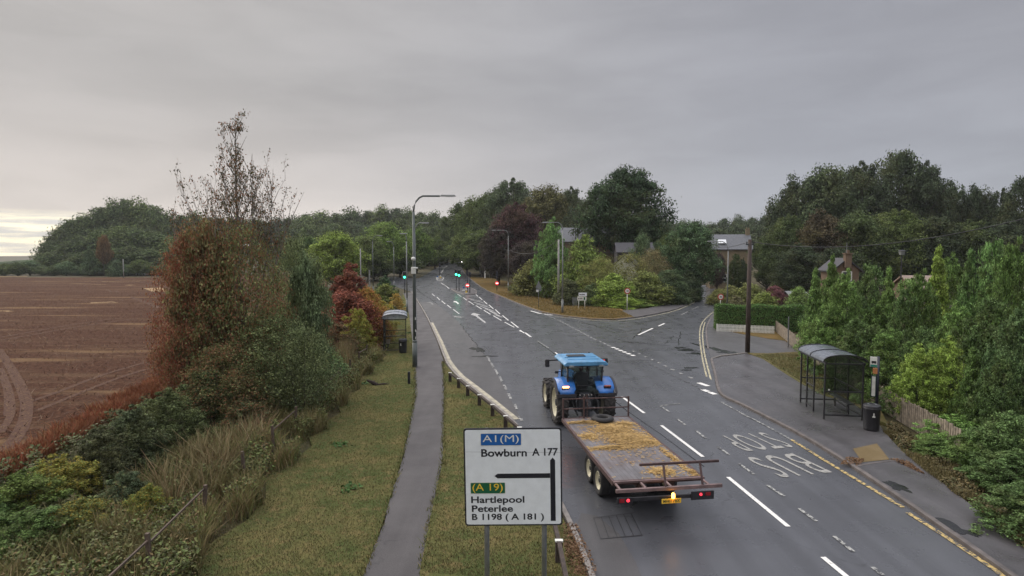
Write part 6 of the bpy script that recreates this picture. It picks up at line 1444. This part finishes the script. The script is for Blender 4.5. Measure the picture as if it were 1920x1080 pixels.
leaves('broad_weeds', scatter(vpoly, 260, 12, 13, .07), .06, .07, [(.06, .13, .03), (.08, .15, .035), (.05, .10, .03)], 'flat green weeds dotted over the mown grass')
# right bank
rb_ = [(p.x, p.y) for p in px([(1513, 673), (1560, 704), (1665, 777), (1751, 830), (1800, 868), (1870, 930), (1960, 1010), (2060, 1010), (2060, 800), (1900, 640), (1620, 620), (1500, 640)])]
leaves('undergrowth', scatter(rb_, 42000, 420, 14), .7, .05, [(.08, .12, .045), (.11, .17, .05), (.16, .15, .06), (.09, .09, .045)], 'tangled ivy and brambles of the right bank')
re_ = [(p.x, p.y) for p in px([(1655, 812), (1672, 832), (1700, 860), (1760, 907), (1850, 978), (1930, 1045), (1980, 1040), (1890, 955), (1790, 878), (1720, 830), (1670, 790)])]
leaves('edge_weeds', scatter(re_, 9000, 90, 15, .02), .16, .04, [(.16, .12, .05), (.06, .08, .03), (.22, .17, .08), (.10, .08, .045)], 'dry leaves and low weeds along the back of the right pavement')
blades('edge_grass', scatter(re_, 6000, 70, 16), .16, .02, [(.16, .13, .055), (.10, .11, .035), (.24, .18, .09)], 'dry grass tufts along the back of the right pavement')
gp = [(p.x, p.y) for p in px([(1415, 669), (1440, 667), (1490, 665), (1513, 675), (1560, 708), (1640, 772), (1600, 757), (1545, 742), (1507, 722), (1472, 700), (1430, 674)])]
blades('short_grass', scatter(gp, 9000, 0, 17, .10), .07, .02, [(.12, .12, .035), (.22, .17, .06), (.3, .21, .09)], 'short dry grass patch between the driveway and the right bus shelter')
dv = [(p.x, p.y) for p in px([(930, 550), (960, 563), (990, 575), (1020, 585), (1060, 592), (1110, 597), (1150, 598), (1185, 594), (1165, 584), (1120, 568), (1075, 562), (1010, 547), (960, 533), (915, 523)])]
blades('dry_grass', scatter(dv, 26000, 0, 18, .08), .10, .045, [(.28, .18, .065), (.34, .22, .08), (.20, .16, .055), (.14, .14, .045)], 'short scorched orange-brown grass of the central verge')
# fallen leaves in the gutter by the sign
fl = [(p.x, p.y) for p in px([(1056, 985), (1082, 990), (1094, 1018), (1108, 1042), (1122, 1088), (1070, 1088), (1058, 1030)])]
leaves('fallen_leaves', scatter(fl, 1300, 70, 19, .09), .03, .03, [(.22, .12, .06), (.16, .08, .045), (.28, .18, .09), (.12, .07, .04)], 'drift of brown fallen leaves in the gutter below the big sign', 'leaves')
for P_, n_, s_ in (([(1588, 862), (1620, 866), (1612, 878), (1575, 876)], 500, 20), ([(1660, 862), (1700, 868), (1735, 895), (1700, 880)], 500, 21)):
    leaves('fallen_leaves', scatter([(p.x, p.y) for p in px(P_)], n_, 14, s_, .095), .03, .03, [(.24, .13, .07), (.18, .10, .05), (.28, .19, .1)], 'scattered brown leaves on the right pavement by the kerb' if s_ == 20 else 'scattered brown leaves at the back edge of the right pavement', 'leaves')
# weeds standing in the field
fp = [(-16.5, 12), (-18.5, 30), (-24, 60), (-32, 100), (-70, 170), (-150, 178), (-150, 60), (-60, 14)]
blades('stubble', scatter(fp, 60000, 0, 22, 0), .12, .03, [(.26, .17, .10), (.14, .085, .06), (.2, .13, .08), (.11, .06, .05)], 'broken stubble lying over the ploughed field', 'stubble', lean=1.2)

# ---- light morning haze -------------------------------------------------------------------
def haze():
    m = bpy.data.materials.new('haze'); m.use_nodes = True; t = m.node_tree
    for n in list(t.nodes):
        if n.type != 'OUTPUT_MATERIAL': t.nodes.remove(n)
    v = t.nodes.new('ShaderNodeVolumePrincipled'); v.inputs['Color'].default_value = (.86, .90, .95, 1); v.inputs['Density'].default_value = .00018; v.inputs['Anisotropy'].default_value = .2
    out = [n for n in t.nodes if n.type == 'OUTPUT_MATERIAL'][0]; t.links.new(v.outputs[0], out.inputs['Volume'])
    o = MB().box((0, 320, 39), (1240, 860, 82)).build('haze', m); o['kind'] = 'stuff'; o['label'] = 'thin pale morning haze lying over the whole scene'; o['category'] = 'haze'
haze()
